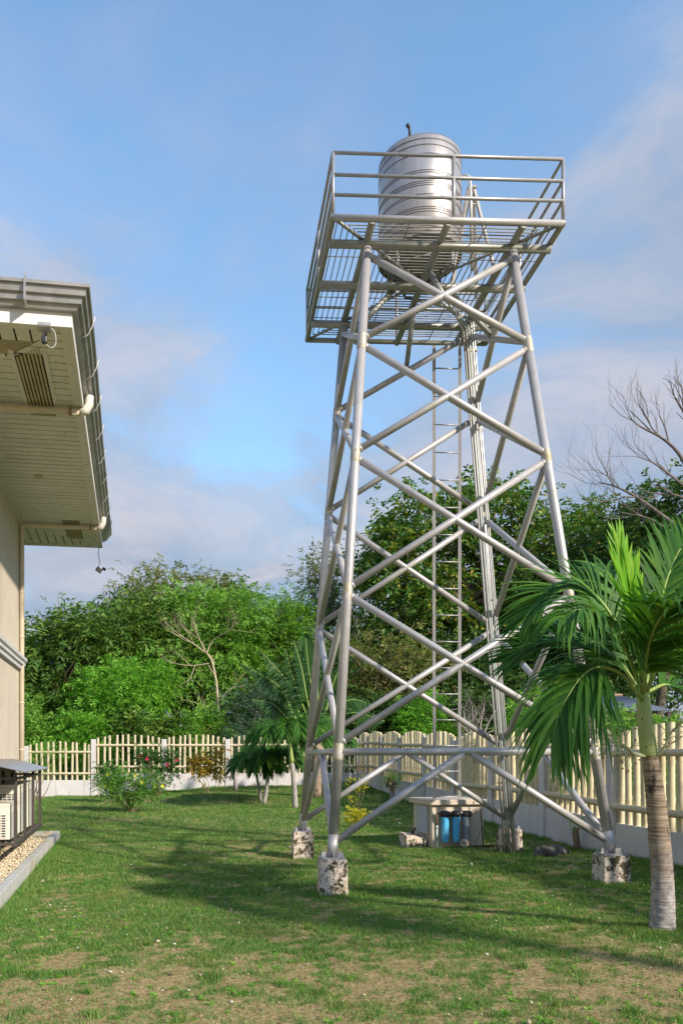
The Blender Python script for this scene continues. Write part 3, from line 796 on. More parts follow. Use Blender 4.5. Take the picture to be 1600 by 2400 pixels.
# right eave: planks run out from the wall, mitred at both corners
s = S0
while s < S1 - .001:
    e = min(s + BW, S1)
    a0, a1 = s + .010, e - .009
    # bounds of o at s: mitre at near corner o >= SO-(s-S0); at far corner o >= SO-(S1-s)
    lo = lambda q: max(0.0, SO - (q - S0), SO - (S1 - q))
    P_ = [(a0, lo(a0)), (a0, SO - trim), (a1, SO - trim), (a1, lo(a1))]
    if P_[0][1] < SO - trim or P_[3][1] < SO - trim:
        dz = ZS + random.uniform(0, .003)
        mid = (a0 + a1) / 2
        if VN0 < mid < VN1 or VF0 < mid < VF1:
            A = [(a0, max(lo(a0), VO1)), (a0, SO - trim), (a1, SO - trim), (a1, max(lo(a1), VO1))]
            if A[1][1] - A[0][1] > .01: plank(A, dz)
            if min(lo(a0), lo(a1)) < VO0: plank([(a0, min(lo(a0), VO0)), (a0, VO0), (a1, VO0), (a1, min(lo(a1), VO0))], dz)
        else: plank(P_, dz)
    s = e
# near eave: planks run towards the wall corner
o = SO - trim
while o > -2.3:
    o1 = o - BW
    a0, a1 = o - .010, o1 + .009
    hi = lambda q: S0 + min(SO - q, 1.445)
    s_in0, s_in1 = hi(a0), hi(a1)
    V0, V1 = S0 + .36, S0 + .66
    def seg(sa, sb0, sb1):
        if max(sb0, sb1) - sa > .02: plank([(sa, a0), (max(sb0, sa), a0), (max(sb1, sa), a1), (sa, a1)], ZS + random.uniform(0, .003))
    seg(S0 + trim, min(s_in0, V0), min(s_in1, V0)) if min(s_in1, s_in0) > S0 + trim else None
    if s_in1 > V1 + .02 and a1 < VO0: seg(V1, s_in0, s_in1)
    o = o1
# far eave
o = SO - trim
while o > -2.3:
    o1 = o - BW
    a0, a1 = o - .010, o1 + .009
    lo_ = lambda q: S1 - min(SO - q, 1.445)
    plank([(S1 - trim, a0), (min(lo_(a0), S1 - trim), a0), (min(lo_(a1), S1 - trim), a1), (S1 - trim, a1)], ZS + random.uniform(0, .003))
    o = o1
# edge trim strips, vents, mitre beads
hbox('soffit_trim', S0 + trim, S1 - trim, SO - trim, SO - .004, ZS - .012, ZS + .02, M['soffit'])
hbox('soffit_trim', S0 + .004, S0 + trim, -7, SO - .004, ZS - .012, ZS + .02, M['soffit'])
hbox('soffit_trim', S1 - trim, S1 - .004, -7, SO - .004, ZS - .012, ZS + .02, M['soffit'])
hbox('soffit_trim', -5.54, 0, .0, .06, ZS - .025, ZS - .001, M['soffit'])
for s0, s1 in ((VN0, VN1), (VF0, VF1)):
    hbox('vent_frame', s0 - .0, s1, VO0 - .05, VO0, ZS - .008, ZS + .01, M['soffit'])
    hbox('vent_frame', s0 - .0, s1, VO1, VO1 + .05, ZS - .008, ZS + .01, M['soffit'])
    for k in range(7):
        o = VO0 + .012 + k * .0405
        hbox('vent_slat', s0 + (SO - o - .55 if s0 == VN0 else 0) * (1 if s0 == VN0 else 0) + (.08 if s0 == VN0 else 0), s1, o, o + .026, ZS - .004, ZS + .008, M['soffit_vent'])
for k in range(7):
    q = S0 + .37 + k * .0405
    hbox('vent_slat', q, q + .026, -2.2, SO - (q - S0) - .04, ZS - .004, ZS + .008, M['soffit_vent'])
hbox('fascia', S0 - .018, S0 + .002, -7, SO + .018, ZS - .02, ZS + .13, M['white'])
hbox('fascia', S0 + .003, S1 + .02, SO - .002, SO + .018, ZS - .02, ZS + .13, M['white'])
hbox('fascia', S1 - .002, S1 + .018, -7, SO - .003, ZS - .02, ZS + .13, M['white'])
# gutter: stepped profile wrapped round the eave
gp = [(.02, ZS + 0.120), (.07, ZS + 0.124), (.085, ZS + 0.163), (.115, ZS + 0.167), (.125, ZS + 0.219), (.155, ZS + 0.227), (.168, ZS + 0.288), (.195, ZS + 0.292), (.20, ZS + 0.322), (.18, ZS + 0.325), (.17, ZS + 0.296), (.02, ZS + 0.296)]
gu = MB(); vs = []
stops = [(S0, -7.0, -1, 0)] + [(S0, SO, -1, 1)]
ss = [S0 + .9 * i for i in range(1, 10) if S0 + .9 * i < S1 - .2]
stops += [(q, SO, 0, 1) for q in ss] + [(S1, SO, 1, 1), (S1, -7, 1, 0)]
for j, (s, o, ds, do) in enumerate(stops):
    wob = random.uniform(-.006, .006)
    for d, z in gp: vs.append(HS(s + ds * d, o + do * (d + wob * (1 if 0 < j < len(stops) - 1 else 0)), z + wob * .6))
n_ = len(gp)
gu.add(vs, [(i * n_ + k, i * n_ + (k + 1) % n_, (i + 1) * n_ + (k + 1) % n_, (i + 1) * n_ + k) for i in range(len(stops) - 1) for k in range(n_)])
gut = gu.build('gutter', M['galv'], house)
for q in [S0 + .45 + .92 * i for i in range(9)]:
    MB().poly([HS(q, SO + .21, ZS + .375), HS(q, SO + .215, ZS + .34), HS(q, SO + .19, ZS + .25), HS(q + .03, SO + .14, ZS + .17), HS(q + .03, SO + .03, ZS + .12)], [.008] * 5, 6).build('gutter_strap', M['galv_pipe'], gut)
for o in (1.0, .62, -.4):
    MB().box(HS(S0 - .135, o, ZS + .24), (.02, .16, .25), HM).build('gutter_joint', M['galv'], gut)
# low hipped roof
rf = MB()
zr0 = ZS + .335
A_, B_, C_, D_ = HS(S0 - .1, -7.2, zr0), HS(S0 - .1, SO + .1, zr0), HS(S1 + .1, SO + .1, zr0), HS(S1 + .1, -7.2, zr0)
sm = (S0 + S1) / 2; hh = (S1 - S0) / 2 * math.tan(R(16))
rA, rB = HS(sm, -7.2, zr0 + hh), HS(sm, SO - (S1 - S0) / 2, zr0 + hh)
rf.add([A_, B_, C_, D_, rA, rB], [(0, 1, 5, 4), (1, 2, 5), (2, 3, 4, 5)])
rf.build('roof', M['corr_dark'], house)
# downpipes
for q, dn in ((-5.15, False), (-.16, True)):
    zc_ = ZS - .07
    e1 = [HS(q, SO + .09, ZS + .13), HS(q, SO + .09, ZS + .03), HS(q, SO + .055, ZS - .05), HS(q, SO - .02, zc_)]
    dp = MB().poly(e1, [.052, .05, .05, .05], 14).build('pipe_elbow', M['pvcwhite'], house)
    run = [HS(q, SO - .02, zc_), HS(q, .10, zc_), HS(q, .055, zc_ - .02), HS(q, .052, zc_ - .09), HS(q, .052, 0.1)]
    MB().poly(run, [.042, .042, .044, .043, .042], 14).build('downpipe', M['pvc'], house)
    MB().tube(HS(q, SO - .15, zc_), HS(q, SO - .12, zc_), .048, n=12).build('pipe_clip', M['copper'], house)
    for z in (4.55, 3.75, 2.55, 1.7):
        MB().tube(HS(q, .052, z), HS(q, .052, z + .03), .048, n=12).build('pipe_clip', M['pvc'], house)
MB().lathe([(.001, 0), (.055, 0), (.065, .012), (.065, .02)], HS(-2.6, .62, ZS - .02), 18).build('ceiling_rose', M['soffit_vent'], house)

# security floodlights
fl = thing('floodlight', 'grey floodlight with dark motion sensor under the near eave corner', 'floodlight', HS(S0 + .02, SO - .24, ZS))
fb = HS(S0 + .0, SO - .25, ZS - .03)
FM = HM @ Matrix.Rotation(R(-35), 3, 'X')
MB().box(fb, (.13, .075, .085), FM).build('lamp_body', M['galv'], fl, bevel=.008)
MB().box(fb + FM @ Vector((0, -.035, -.004)), (.115, .012, .068), FM).build('lamp_glass', M['acfin'], fl)
MB().box(fb + Vector((0, 0, -.09)) , (.022, .022, .06)).build('bracket', M['black'], fl)
MB().box(fb + Vector((0.0, -.01, -.13)), (.055, .05, .07), HM).build('sensor', M['black'], fl, bevel=.01)
MB().poly(catmull([fb + N_ * .06, fb + N_ * .10 + Vector((0, 0, -.05)), fb + N_ * .105 + Vector((0, 0, -.16)), fb + N_ * .06 + Vector((0, 0, -.2)), fb + N_ * .005 + Vector((0, 0, -.16))], 16), [.007] * 17, 6).build('cable', M['oldwood'], fl)
df = at(232, 1336, 16.1)
dfl = thing('floodlight', 'small floodlight dangling on its cable from the far eave corner', 'floodlight', df)
FM2 = Matrix.Rotation(R(35), 3, 'Y') @ Matrix.Rotation(R(25), 3, 'Z')
MB().box(df, (.12, .06, .09), FM2).build('lamp_body', M['black'], dfl, bevel=.008)
MB().box(df + FM2 @ Vector((0, -.03, 0)), (.095, .012, .07), FM2).build('lamp_glass', M['galv'], dfl)
MB().box(df + Vector((.105, 0, .02)), (.07, .05, .055), FM2).build('sensor', M['black'], dfl, bevel=.008)
MB().poly(catmull([df + Vector((0, 0, .04)), df + Vector((.015, 0, .2)), df + Vector((-.01, .0, .33)), Vector((df.x + .02, df.y - .02, ZS - .01))], 10), [.007] * 11, 6).build('cable', M['black'], dfl)

# kerb and gravel bed
KO = .70
kb = MB()
for s0, s1, o0, o1 in ((-9.5, .15, KO - .11, KO), (.04, .15, -.6, KO - .11)):
    n = max(1, int(abs(s1 - s0) / .6))
    q = lambda s, o, z: HS(s, o, z)
    kb.hexa([q(s, o, -.3) for s, o in ((s0, o0), (s0, o1), (s1, o1), (s1, o0))] + [q(s, o, .205) for s, o in ((s0, o0), (s0, o1), (s1, o1), (s1, o0))])
kerb = kb.build('kerb', M['kerb'], None, HS(-3, KO, 0), bevel=.008)
tag(kerb, 'grey concrete kerb edging the gravel bed along the house', kind='structure')
bed = MB().hexa([HS(s, o, -.2) for s, o in ((-9.4, -.02), (-9.4, KO - .112), (.038, KO - .112), (.038, -.02))] + [HS(s, o, .135) for s, o in ((-9.4, -.02), (-9.4, KO - .112), (.038, KO - .112), (.038, -.02))]).build('gravel_bed', M['sand'], None, HS(-3, .3, 0))
tag(bed, 'sandy bed between the house wall and the kerb', kind='structure')

def rock_verts(rng, n, cent, size, flat=.6):
    """n small six-point stones"""
    base = np.array([(1, 0, 0), (-1, 0, 0), (0, 1, 0), (0, -1, 0), (0, 0, 1), (0, 0, -1)], float)
    tri = np.array([(0, 2, 4), (2, 1, 4), (1, 3, 4), (3, 0, 4), (2, 0, 5), (1, 2, 5), (3, 1, 5), (0, 3, 5)])
    j = base[None] * rng.uniform(.6, 1.25, (n, 6, 1)) + rng.normal(0, .18, (n, 6, 3))
    a = rng.uniform(0, 6.28, n)
    c, s_ = np.cos(a)[:, None], np.sin(a)[:, None]
    x = j[..., 0] * c - j[..., 1] * s_; y_ = j[..., 0] * s_ + j[..., 1] * c
    v = np.stack([x, y_, j[..., 2] * flat], -1) * size[:, None, None] + cent[:, None, :]
    f = (np.arange(n) * 6)[:, None, None] + tri[None]
    return v.reshape(-1, 3), f.reshape(-1, 3)
rng = np.random.RandomState(3)
n = 5200
ss_ = rng.uniform(-8.5, .02, n); oo_ = rng.uniform(.0, KO - .13, n)
cent = np.array([HS(a, b, .145) for a, b in zip(ss_, oo_)]); cent[:, 2] += rng.uniform(-.01, .018, n)
v, f = rock_verts(rng, n, cent, rng.uniform(.010, .028, n), .75)
tag(link('gravel', np_mesh('gravel', v, f), M['gravel'], None, (0, 0, 0)), 'pale coral gravel filling the bed beside the house wall', 'gravel', kind='stuff')

# ------------------------------------------------------------------ air conditioners in their rack
rack = thing('ac_rack', 'dark brown steel frame with corrugated roof holding the air conditioners', 'rack', HS(-2.6, .25, .14))
RS0, RS1, RO0, RO1, RZ0, RZ1 = -4.05, -1.18, .03, .48, .40, 1.40
sq = .042
for s in (RS0, -3.1, -2.13, RS1):
    hbox('post', s - sq / 2, s + sq / 2, RO1 - sq / 2, RO1 + sq / 2, RZ0, 1.385, M['steel'], rack)
    hbox('post', s - sq / 2, s + sq / 2, RO0 - sq / 2, RO0 + sq / 2, .1, 1.50, M['steel'], rack)
    hbox('floor_bar', s - sq / 2 + .001, s + sq / 2 - .001, RO0 + sq / 2, RO1 - sq / 2, RZ0 + .002, RZ0 + sq, M['steel'], rack)
hbox('floor_beam', RS0 - .02, RS1 + .02, RO1 - .024, RO1 + .024, RZ0 - .01, RZ0 + .048, M['steel'], rack)
hbox('floor_beam', RS0 - .02, RS1 + .02, RO0 - .024, RO0 + .024, RZ0 - .01, RZ0 + .048, M['steel'], rack)
hbox('side_rail', RS0, RS1, RO1 - .018, RO1 + .018, 1.28, 1.315, M['steel'], rack)
for s in (RS0, RS1):
    hbox('end_rail', s - .017, s + .017, RO0, RO1 - .02, 1.28, 1.315, M['steel'], rack)
    MB().hexa([HS(a, b, z) for a, b, z in ((s - .017, RO0, 1.475), (s - .017, RO1, 1.375), (s + .017, RO1, 1.375), (s + .017, RO0, 1.475), (s - .017, RO0, 1.51), (s - .017, RO1, 1.41), (s + .017, RO1, 1.41), (s + .017, RO0, 1.51))]).build('rafter', M['steel'], rack)
def corrugated(pA, pB, pC, pD, n, amp):
    """sheet A-B (lower edge) C-D (upper edge, C above B); ribs run from lower to upper edge"""
    vs, fs = [], []
    up = Vector((0, 0, 1))
    for i in range(n + 1):
        t = i / n
        dz = up * (amp * math.sin(i * math.pi / 2))
        a, b = Vector(pA).lerp(pB, t) + dz, Vector(pD).lerp(pC, t) + dz
        vs += [a, b, a + up * .004, b + up * .004]
    for i in range(n):
        k = 4 * i
        fs += [(k, k + 4, k + 5, k + 1), (k + 2, k + 3, k + 7, k + 6), (k, k + 2, k + 6, k + 4), (k + 1, k + 5, k + 7, k + 3)]
    return MB().add(vs, fs, True)
corrugated(HS(-4.34, .64, 1.385), HS(-.80, .58, 1.385), HS(-.80, -.02, 1.545), HS(-4.34, .0, 1.545), 186, .009).build('roof_sheet', M['corr'], rack)
def ac_unit(s0, s1, h, label, o1=.405):
    z0 = RZ0 + .055
    u = thing('air_conditioner', label, 'air conditioner', HS((s0 + s1) / 2, .2, z0), 'outdoor air conditioner units in the rack')
    o0 = .07
    b = hbox('casing', s0, s1, o0, o1, z0 + .02, z0 + h, M['acbody'], u, bevel=.012)
    hbox('top_lid', s0 - .006, s1 + .006, o0 - .006, o1 + .006, z0 + h - .03, z0 + h + .006, M['acbody'], u, bevel=.004)
    for s in (s0 + .1, s1 - .14):
        hbox('foot', s, s + .05, o0 - .02, o1 + .02, z0 - .012, z0 + .02, M['black'], u)
    rows = int((h - .16) / .034)
    hbox('end_slots', s0 - .004, s0 + .002, o0 + .02, o1 - .055, z0 + .055, z0 + .055 + rows * .034, M['acslot'], u)
    for k in range(rows + 1):
        z = z0 + .052 + k * .034
        hbox('slot_bar', s0 - .009, s0 + .001, o0 + .015, o1 - .05, z - .006, z + .006, M['acbody'], u)
    for j in range(5):
        o = o0 + .02 + (o1 - .075 - o0) * j / 4
        hbox('slot_bar', s0 - .0085, s0 + .0005, o - .006, o + .006, z0 + .05, z0 + .055 + rows * .034, M['acbody'], u)
    hbox('handle', s0 - .016, s0 - .001, o0 + .06, o0 + .21, z0 + h - .075, z0 + h - .045, M['acbody'], u, bevel=.006)
    hbox('fin_panel', s0 + .09, s1 - .12, o1 - .002, o1 + .004, z0 + .06, z0 + h - .12, M['acfin'], u)
    nf = int((h - .18) / .02)
    for k in range(nf):
        z = z0 + .06 + k * .02
        hbox('fin', s0 + .09, s1 - .12, o1 + .003, o1 + .010, z, z + .009, M['acbody'], u)
    hbox('edge_strip', s1 - .12, s1 - .06, o1 - .001, o1 + .006, z0 + .04, z0 + h - .05, M['acbody'], u)
    return u
ac_unit(-4.0, -3.22, .50, 'short cream air conditioner at the near end of the rack')
ac_unit(-3.05, -2.25, .72, 'tall cream air conditioner in the middle of the rack')
ac_unit(-2.08, -1.26, .73, 'tall cream air conditioner at the far end of the rack')

# ------------------------------------------------------------------ fences
random.seed(9)
def picket_mesh(mname, m):
    # bamboo-like pole of unit height: nodes bulge slightly, end is cut flat
    rings = [(0.95, 0), (1.0, .02), (.95, .27), (1.07, .30), (.96, .33), (.95, .62), (1.07, .645), (.95, .67), (.93, 1.0)]
    n = 9
    mb = MB().lathe(rings, (0, 0, 0), n)
    b = (len(rings) - 1) * n
    mb.f.append(tuple(b + k for k in range(n))); mb.s.append(False)
    me = mb.mesh(mname); me.materials.append(m); return me
PK1, PK2 = picket_mesh('picket', M['picket']), picket_mesh('picket', M['picket2'])
RL1 = MB().lathe([(.9, -.5), (1, -.46), (1, -.3), (1.06, -.28), (1, -.26), (1, .1), (1.07, .12), (1, .14), (1, .46), (.9, .5)], (0, 0, 0), 10)
for ends in (0, 9):
    RL1.f.append(tuple(ends * 10 + k for k in (range(10) if ends else reversed(range(10))))); RL1.s.append(False)
RLA = RL1.mesh('rail'); RLA.materials.append(M['picket'])

def fence_panel(fence, A, B, ta, tb, gA, gB, inner, dense, rail_r, pick_r, rail_in):
    """A, B: post centres on plan; ta, tb: post top heights; inner: unit vector towards the garden"""
    A, B = Vector((A[0], A[1], 0)), Vector((B[0], B[1], 0))
    d = (B - A); L = d.length; d.normalize()
    T_ = (ta + tb) / 2
    a, b = A + d * .07, B - d * .07
    th = .055
    wz = T_ - 1.24
    zlo = min(gA, gB) - .4
    w = MB().hexa([p + inner * q + Vector((0, 0, zlo)) for p, q in ((a, -th), (b, -th), (b, th), (a, th))] +
                  [p + inner * q + Vector((0, 0, z)) for p, q, z in ((a, -th, wz + (ta - T_) * .6), (b, -th, wz + (tb - T_) * .6), (b, th, wz + (tb - T_) * .6), (a, th, wz + (ta - T_) * .6))])
    w.build('base_wall', M['fencewall'], fence)
    for k in range(dense):
        t = (k + .75 + random.uniform(-.09, .09)) / (dense + .5)
        p = A.lerp(B, t)
        arch = math.sin(math.pi * min(max((t - .0), 0), 1)) ** .8 * .155
        base = wz + (ta + (tb - ta) * t - T_) * .6 - .02
        top = ta + (tb - ta) * t * .8 + .02 + arch + random.uniform(-.012, .012)
        o = link('picket', PK2 if rail_in else PK1, None, fence, None, p + inner * (0 if not rail_in else -.005) + Vector((0, 0, base)))
        rr = pick_r * random.uniform(.92, 1.08)
        o.scale = (rr, rr, top - base)
        o.rotation_euler = (random.uniform(-.02, .02), random.uniform(-.022, .022), random.uniform(0, 6))
    for dz in (-1.0, -.22):
        pa = a + Vector((0, 0, ta + dz)); pb = b + Vector((0, 0, tb + dz + (ta - tb) * .25))
        q = inner * ((pick_r + rail_r * .75) if rail_in else 0.035)
        o = link('rail', RLA, None, fence, None, (pa + pb) / 2 + q)
        o.rotation_euler = (pb - pa).to_track_quat('Z', 'Y').to_euler()
        o.scale = (rail_r, rail_r, (pb - pa).length)

def fence_post(fence, p, t, g_, ang, w=.17):
    m = Matrix.Rotation(ang, 3, 'Z')
    MB().box(Vector((p[0], p[1], (t + g_ - .4) / 2)), (w, w * 1.05, t - g_ + .4), m).build('post', M['fencewall'], fence, bevel=.012)

bt = [(-18, 1.96), (-15.6, 1.96), (-13.2, 1.96), (-10.8, 1.96)]
back = [((63 - UC) / FPX * 29, 1.965), ((220 - UC) / FPX * 29, 2.213), ((385 - UC) / FPX * 29, 2.213), ((534 - UC) / FPX * 29, 2.213), ((690 - UC) / FPX * 29, 2.23)]
bp = [(x_, 29.0, t) for x_, t in ([(-15.9, 1.93), (-13.3, 1.95), (-10.7, 1.96)] + back)]
rp_d = [29.0, 27.4, 25.5, 23.35, 20.9, 18.6, 16.3, 13.95, 11.7, 9.4, 7.1, 4.8, 2.5]
rp_t = [2.24, 2.27, 2.21, 2.14, 2.09, 1.965, 1.958, 1.958, 1.866, 1.86, 1.84, 1.82, 1.80]
rp = [(6.29 - .0803 * d, d, t) for d, t in zip(rp_d, rp_t)]
fb_ = thing('bamboo_fence', 'cream bamboo picket fence with white posts across the back of the lawn', 'fence', (-1, 29, gz1(-1, 28.8)))
for i, (x_, y_, t) in enumerate(bp): fence_post(fb_, (x_, y_), t, gz1(x_, y_), 0)
chain = bp + [rp[0]]
for i in range(len(chain) - 1):
    a, b = chain[i], chain[i + 1]
    lo_t = min(a[2], b[2]) if abs(a[2] - b[2]) > .15 else None
    fence_panel(fb_, a, b, lo_t or a[2], lo_t or b[2], gz1(a[0], a[1]), gz1(b[0], b[1]), Vector((0, -1, 0)), 11, .046, .049, False)
fr_ = thing('bamboo_fence', 'yellowish bamboo picket fence on a low wall along the right side of the lawn', 'fence', (5.1, 15, gz1(5.1, 15)))
ra = math.atan2(.0803, 1)
inn = Vector((-1, -.0803, 0)).normalized()
for x_, y_, t in rp: fence_post(fr_, (x_, y_), t, gz1(x_, y_), ra, .19)
for i in range(len(rp) - 1):
    a, b = rp[i], rp[i + 1]
    n_p = 11 if i > 1 else 9
    fence_panel(fr_, a, b, a[2], b[2], gz1(a[0], a[1]), gz1(b[0], b[1]), inn, n_p, .05, .047 if i > 6 else .058, True)

# ------------------------------------------------------------------ vegetation helpers
def unit(a): return a / np.maximum(np.linalg.norm(a, axis=-1, keepdims=True), 1e-9)
UP = np.array([0, 0, 1.0])
def sprigs(rng, P, D, k, L, ll, lw, droop=.4, jit=.3, spread=.85, fwd=.55, cup=.12):
    """compound shoots: P bases, D directions, k leaf pairs along length L; returns leaf corners (n,4,3)"""
    N = len(P)
    side = unit(np.cross(D, UP) + rng.normal(0, .25, (N, 3)))
    nrm = unit(np.cross(side, D))
    out = []
    Ls = L * rng.uniform(.7, 1.25, (N, 1))
    for i in range(k):
        t = (i + .5 + rng.uniform(-.25, .25, (N, 1))) / k
        for sg in (-1, 1):
            base = P + D * Ls * t - UP * droop * Ls * t * t
            ld = unit(D * fwd + side * sg * spread - UP * droop * .6 + rng.normal(0, jit, (N, 3)))
            wv = unit(np.cross(nrm + rng.normal(0, jit, (N, 3)), ld))
            up_ = np.cross(ld, wv)
            sc_ = rng.uniform(.7, 1.2, (N, 1)) * (1 - .25 * abs(2 * t - .9))
            a = base; b = base + ld * ll * .45 * sc_ + wv * lw * .5 * sc_ + up_ * cup * lw
            c = base + ld * ll * sc_ - UP * droop * ll * .18; d_ = base + ld * ll * .45 * sc_ - wv * lw * .5 * sc_ + up_ * cup * lw
            out.append(np.stack([a, b, c, d_], 1))
    return np.concatenate(out, 0)
def leaf_mesh(name, L4):
    n = len(L4)
    v = L4.reshape(-1, 3)
    b = (np.arange(n) * 4)[:, None]
    f = np.concatenate([b + np.array([[0, 1, 2]]), b + np.array([[0, 2, 3]])], 1).reshape(-1, 3)
    return np_mesh(name, v, f)
def leaf_obj(name, L4, m, parent):
    return link(name, leaf_mesh(name, L4 - np.array(ORG[parent.name])[None, None]), m, parent, None)

def limb(mb, a, b, r0, r1, rng, bend=.12, n=5, sides=7):
    a, b = Vector(a), Vector(b); L = (b - a).length
    pts, rad = [], []
    j1 = Vector(rng.normal(0, bend * L * .5, 3)); j2 = Vector(rng.normal(0, bend * L * .35, 3))
    for i in range(n + 1):
        t = i / n
        pts.append(a.lerp(b, t) + j1 * math.sin(math.pi * t) + j2 * math.sin(2 * math.pi * t) + Vector((0, 0, -.06 * L * math.sin(math.pi * t))))
        rad.append(r0 + (r1 - r0) * t)
    mb.poly(pts, rad, sides, False)
    return pts

def tree(label, u0, v0, d0, blobs, nclump, nsprig, k, L, ll, lw, lm, bm, seed, trunk_r=.14, clump=.8, droop=.4, jit=.3,
         group=None, name='tree', cat='tree', lean=0, hide=0.0, limbs=26, shell=.5, base=None, kind_parts=('trunk', 'crown')):
    """blobs: (u, v, depth offset, ru px, rv px, rd m) crown lobes round the spot where the trunk stands"""
    rng = np.random.RandomState(seed)
    bx = Vector(base) if base is not None else at(u0, v0, d0)
    bx.z = gz1(bx.x, bx.y) - .05
    t = thing(name, label, cat, bx, group)
    cs, rs = [], []
    px = d0 / FPX
    vol = np.array([b[3] * b[4] * b[5] for b in blobs]) ** .66; vol = vol / vol.sum()
    for b, w in zip(blobs, vol):
        c = np.array(at(b[0], b[1], d0 + b[2])); r = np.array([b[3] * px, b[5], b[4] * px])
        m = max(3, int(nclump * w))
        dr = unit(rng.normal(0, 1, (m, 3)))
        rad = rng.uniform(shell, 1.0, (m, 1)) ** .7 * rng.uniform(.82, 1.08, (m, 1))
        cs.append(c + dr * r * rad); rs.append(np.repeat(r[None].mean(1), m))
    C = np.concatenate(cs); cen = C.mean(0)
    # trunk and limbs
    mb = MB()
    top = Vector(cen) + Vector((0, 0, -.15 * (cen[2] - bx.z)))
    tp = limb(mb, bx, top, trunk_r, trunk_r * .55, rng, .05, 8, 9)
    order = rng.permutation(len(C))[:limbs]
    for i in order:
        c = Vector(C[i])
        hts = [(p - c).length + abs(p.z - (c.z - .5 * (c - top).length)) for p in tp[3:]]
        p = tp[3 + int(np.argmin(hts))]
        q = limb(mb, p, c, trunk_r * .42, trunk_r * .10, rng, .10, 5, 6)
        for _ in range(2):
            e = c + Vector(rng.normal(0, clump * .6, 3))
            limb(mb, q[3], e, trunk_r * .16, trunk_r * .05, rng, .1, 3, 4)
    mb.build(kind_parts[0], bm, t)
    # leaves
    m = nsprig
    ci = rng.randint(0, len(C), m)
    off = rng.normal(0, 1, (m, 3)) * clump * np.array([.62, .62, .5])
    P = C[ci] + off
    D = unit(unit(P - cen) * .55 + unit(off) * .6 + rng.normal(0, .5, (m, 3)) + np.array([0, 0, .12]))
    leaf_obj(kind_parts[1], sprigs(rng, P, D, k, L, ll, lw, droop, jit), lm, t)
    return t

def bare_branches(rng, mb, p, d, L, r, depth, curl, spread, ends, minr=.004, up=.2, sides=6):
    n = 4; pts, rad = [Vector(p)], [r]
    d = Vector(d).normalized()
    for i in range(n):
        d = (d + Vector(rng.normal(0, curl, 3)) + Vector((0, 0, up * .25))).normalized()
        pts.append(pts[-1] + d * (L / n)); rad.append(r * (1 - .38 * (i + 1) / n))
    mb.poly(pts, rad, sides if r > .03 else 4, False)
    if depth == 0 or r < minr:
        ends.append(pts[-1]); return
    for i in range(1, n + 1):
        if i < n and rng.rand() < .35: continue
        for _ in range(1 if i < n else 2):
            nd = (d + Vector(rng.normal(0, spread, 3)) + Vector((0, 0, up))).normalized()
            bare_branches(rng, mb, pts[i], nd, L * rng.uniform(.5, .78), rad[i] * rng.uniform(.45, .68), depth - 1, curl, spread, ends, minr, up, sides)

# ------------------------------------------------------------------ trees beyond the fences
G1 = 'trees beyond the fences'
F_, NE, MA, BRD, DK, OL = M['l_feather'], M['l_neem'], M['l_mango'], M['l_broad'], M['l_dark'], M['l_olive']
tree('mango tree with drooping dark leaves and bare forked branches nearest the house', 175, 1700, 34, [(165, 1545, 0, 110, 90, 2.2), (110, 1600, 1, 70, 100, 2), (235, 1500, 0, 60, 60, 1.6)],
     60, 2100, 4, .55, .34, .085, MA, M['bark'], 21, .2, .75, .5, group=G1)
tree('tallest loose crowned tree of the left group with thin open top', 395, 1700, 41, [(330, 1420, 0, 70, 70, 2.4), (430, 1400, 0, 105, 42, 2.4), (515, 1435, 0, 45, 55, 1.8), (400, 1470, 0, 130, 70, 2.6)],
     85, 2500, 4, .5, .22, .075, OL, M['bark'], 22, .22, .8, .35, group=G1, limbs=40)
tree('broad feathery tree filling the middle of the left group', 470, 1700, 37, [(470, 1470, 0, 120, 75, 2.4), (560, 1470, 0, 60, 80, 2), (400, 1510, 0, 70, 70, 2), (480, 1560, -1, 140, 80, 2)],
     95, 3400, 5, .6, .24, .075, F_, M['bark'], 23, .2, .8, .45, group=G1)
tree('small dark round topped tree peeping above the left group', 530, 1700, 44, [(525, 1392, 0, 35, 26, 1.3), (505, 1440, 0, 40, 40, 1.3)], 22, 700, 4, .5, .3, .08, DK, M['bark_dark'], 24, .14, .6, .4, group=G1, limbs=8)
tree('light feathery tree just left of the tower', 650, 1720, 38, [(640, 1480, 0, 75, 70, 2.2), (700, 1500, 0, 50, 80, 2), (600, 1560, 0, 70, 80, 2), (680, 1590, -.5, 80, 70, 1.8)],
     85, 2900, 5, .55, .22, .07, F_, M['bark'], 25, .18, .75, .4, group=G1)
tree('bright green bushy tree close behind the back fence', 290, 1740, 32.5, [(300, 1620, 0, 80, 60, 1.8), (370, 1600, 0, 30, 55, 1.1), (230, 1640, 0, 55, 60, 1.4), (290, 1690, 0, 90, 45, 1.5)],
     85, 3300, 5, .42, .19, .06, NE, M['bark'], 26, .13, .5, .3, group=G1)
tree('dark large leaved tree behind the bright bushy tree', 350, 1720, 36, [(350, 1480, 0, 60, 55, 1.8), (270, 1500, 0, 60, 60, 1.8), (390, 1580, 0, 80, 80, 1.6), (300, 1550, 0, 80, 60, 1.5)],
     60, 2100, 4, .7, .4, .12, MA, M['bark_dark'], 27, .18, .8, .55, group=G1)
tree('shaggy green tree at the far left beside the house corner', 70, 1740, 36, [(60, 1560, 0, 40, 70, 1.6), (90, 1660, -1, 70, 80, 2), (20, 1600, 0, 60, 120, 2)],
     50, 1900, 4, .5, .26, .08, F_, M['bark'], 28, .15, .7, .4, group=G1)
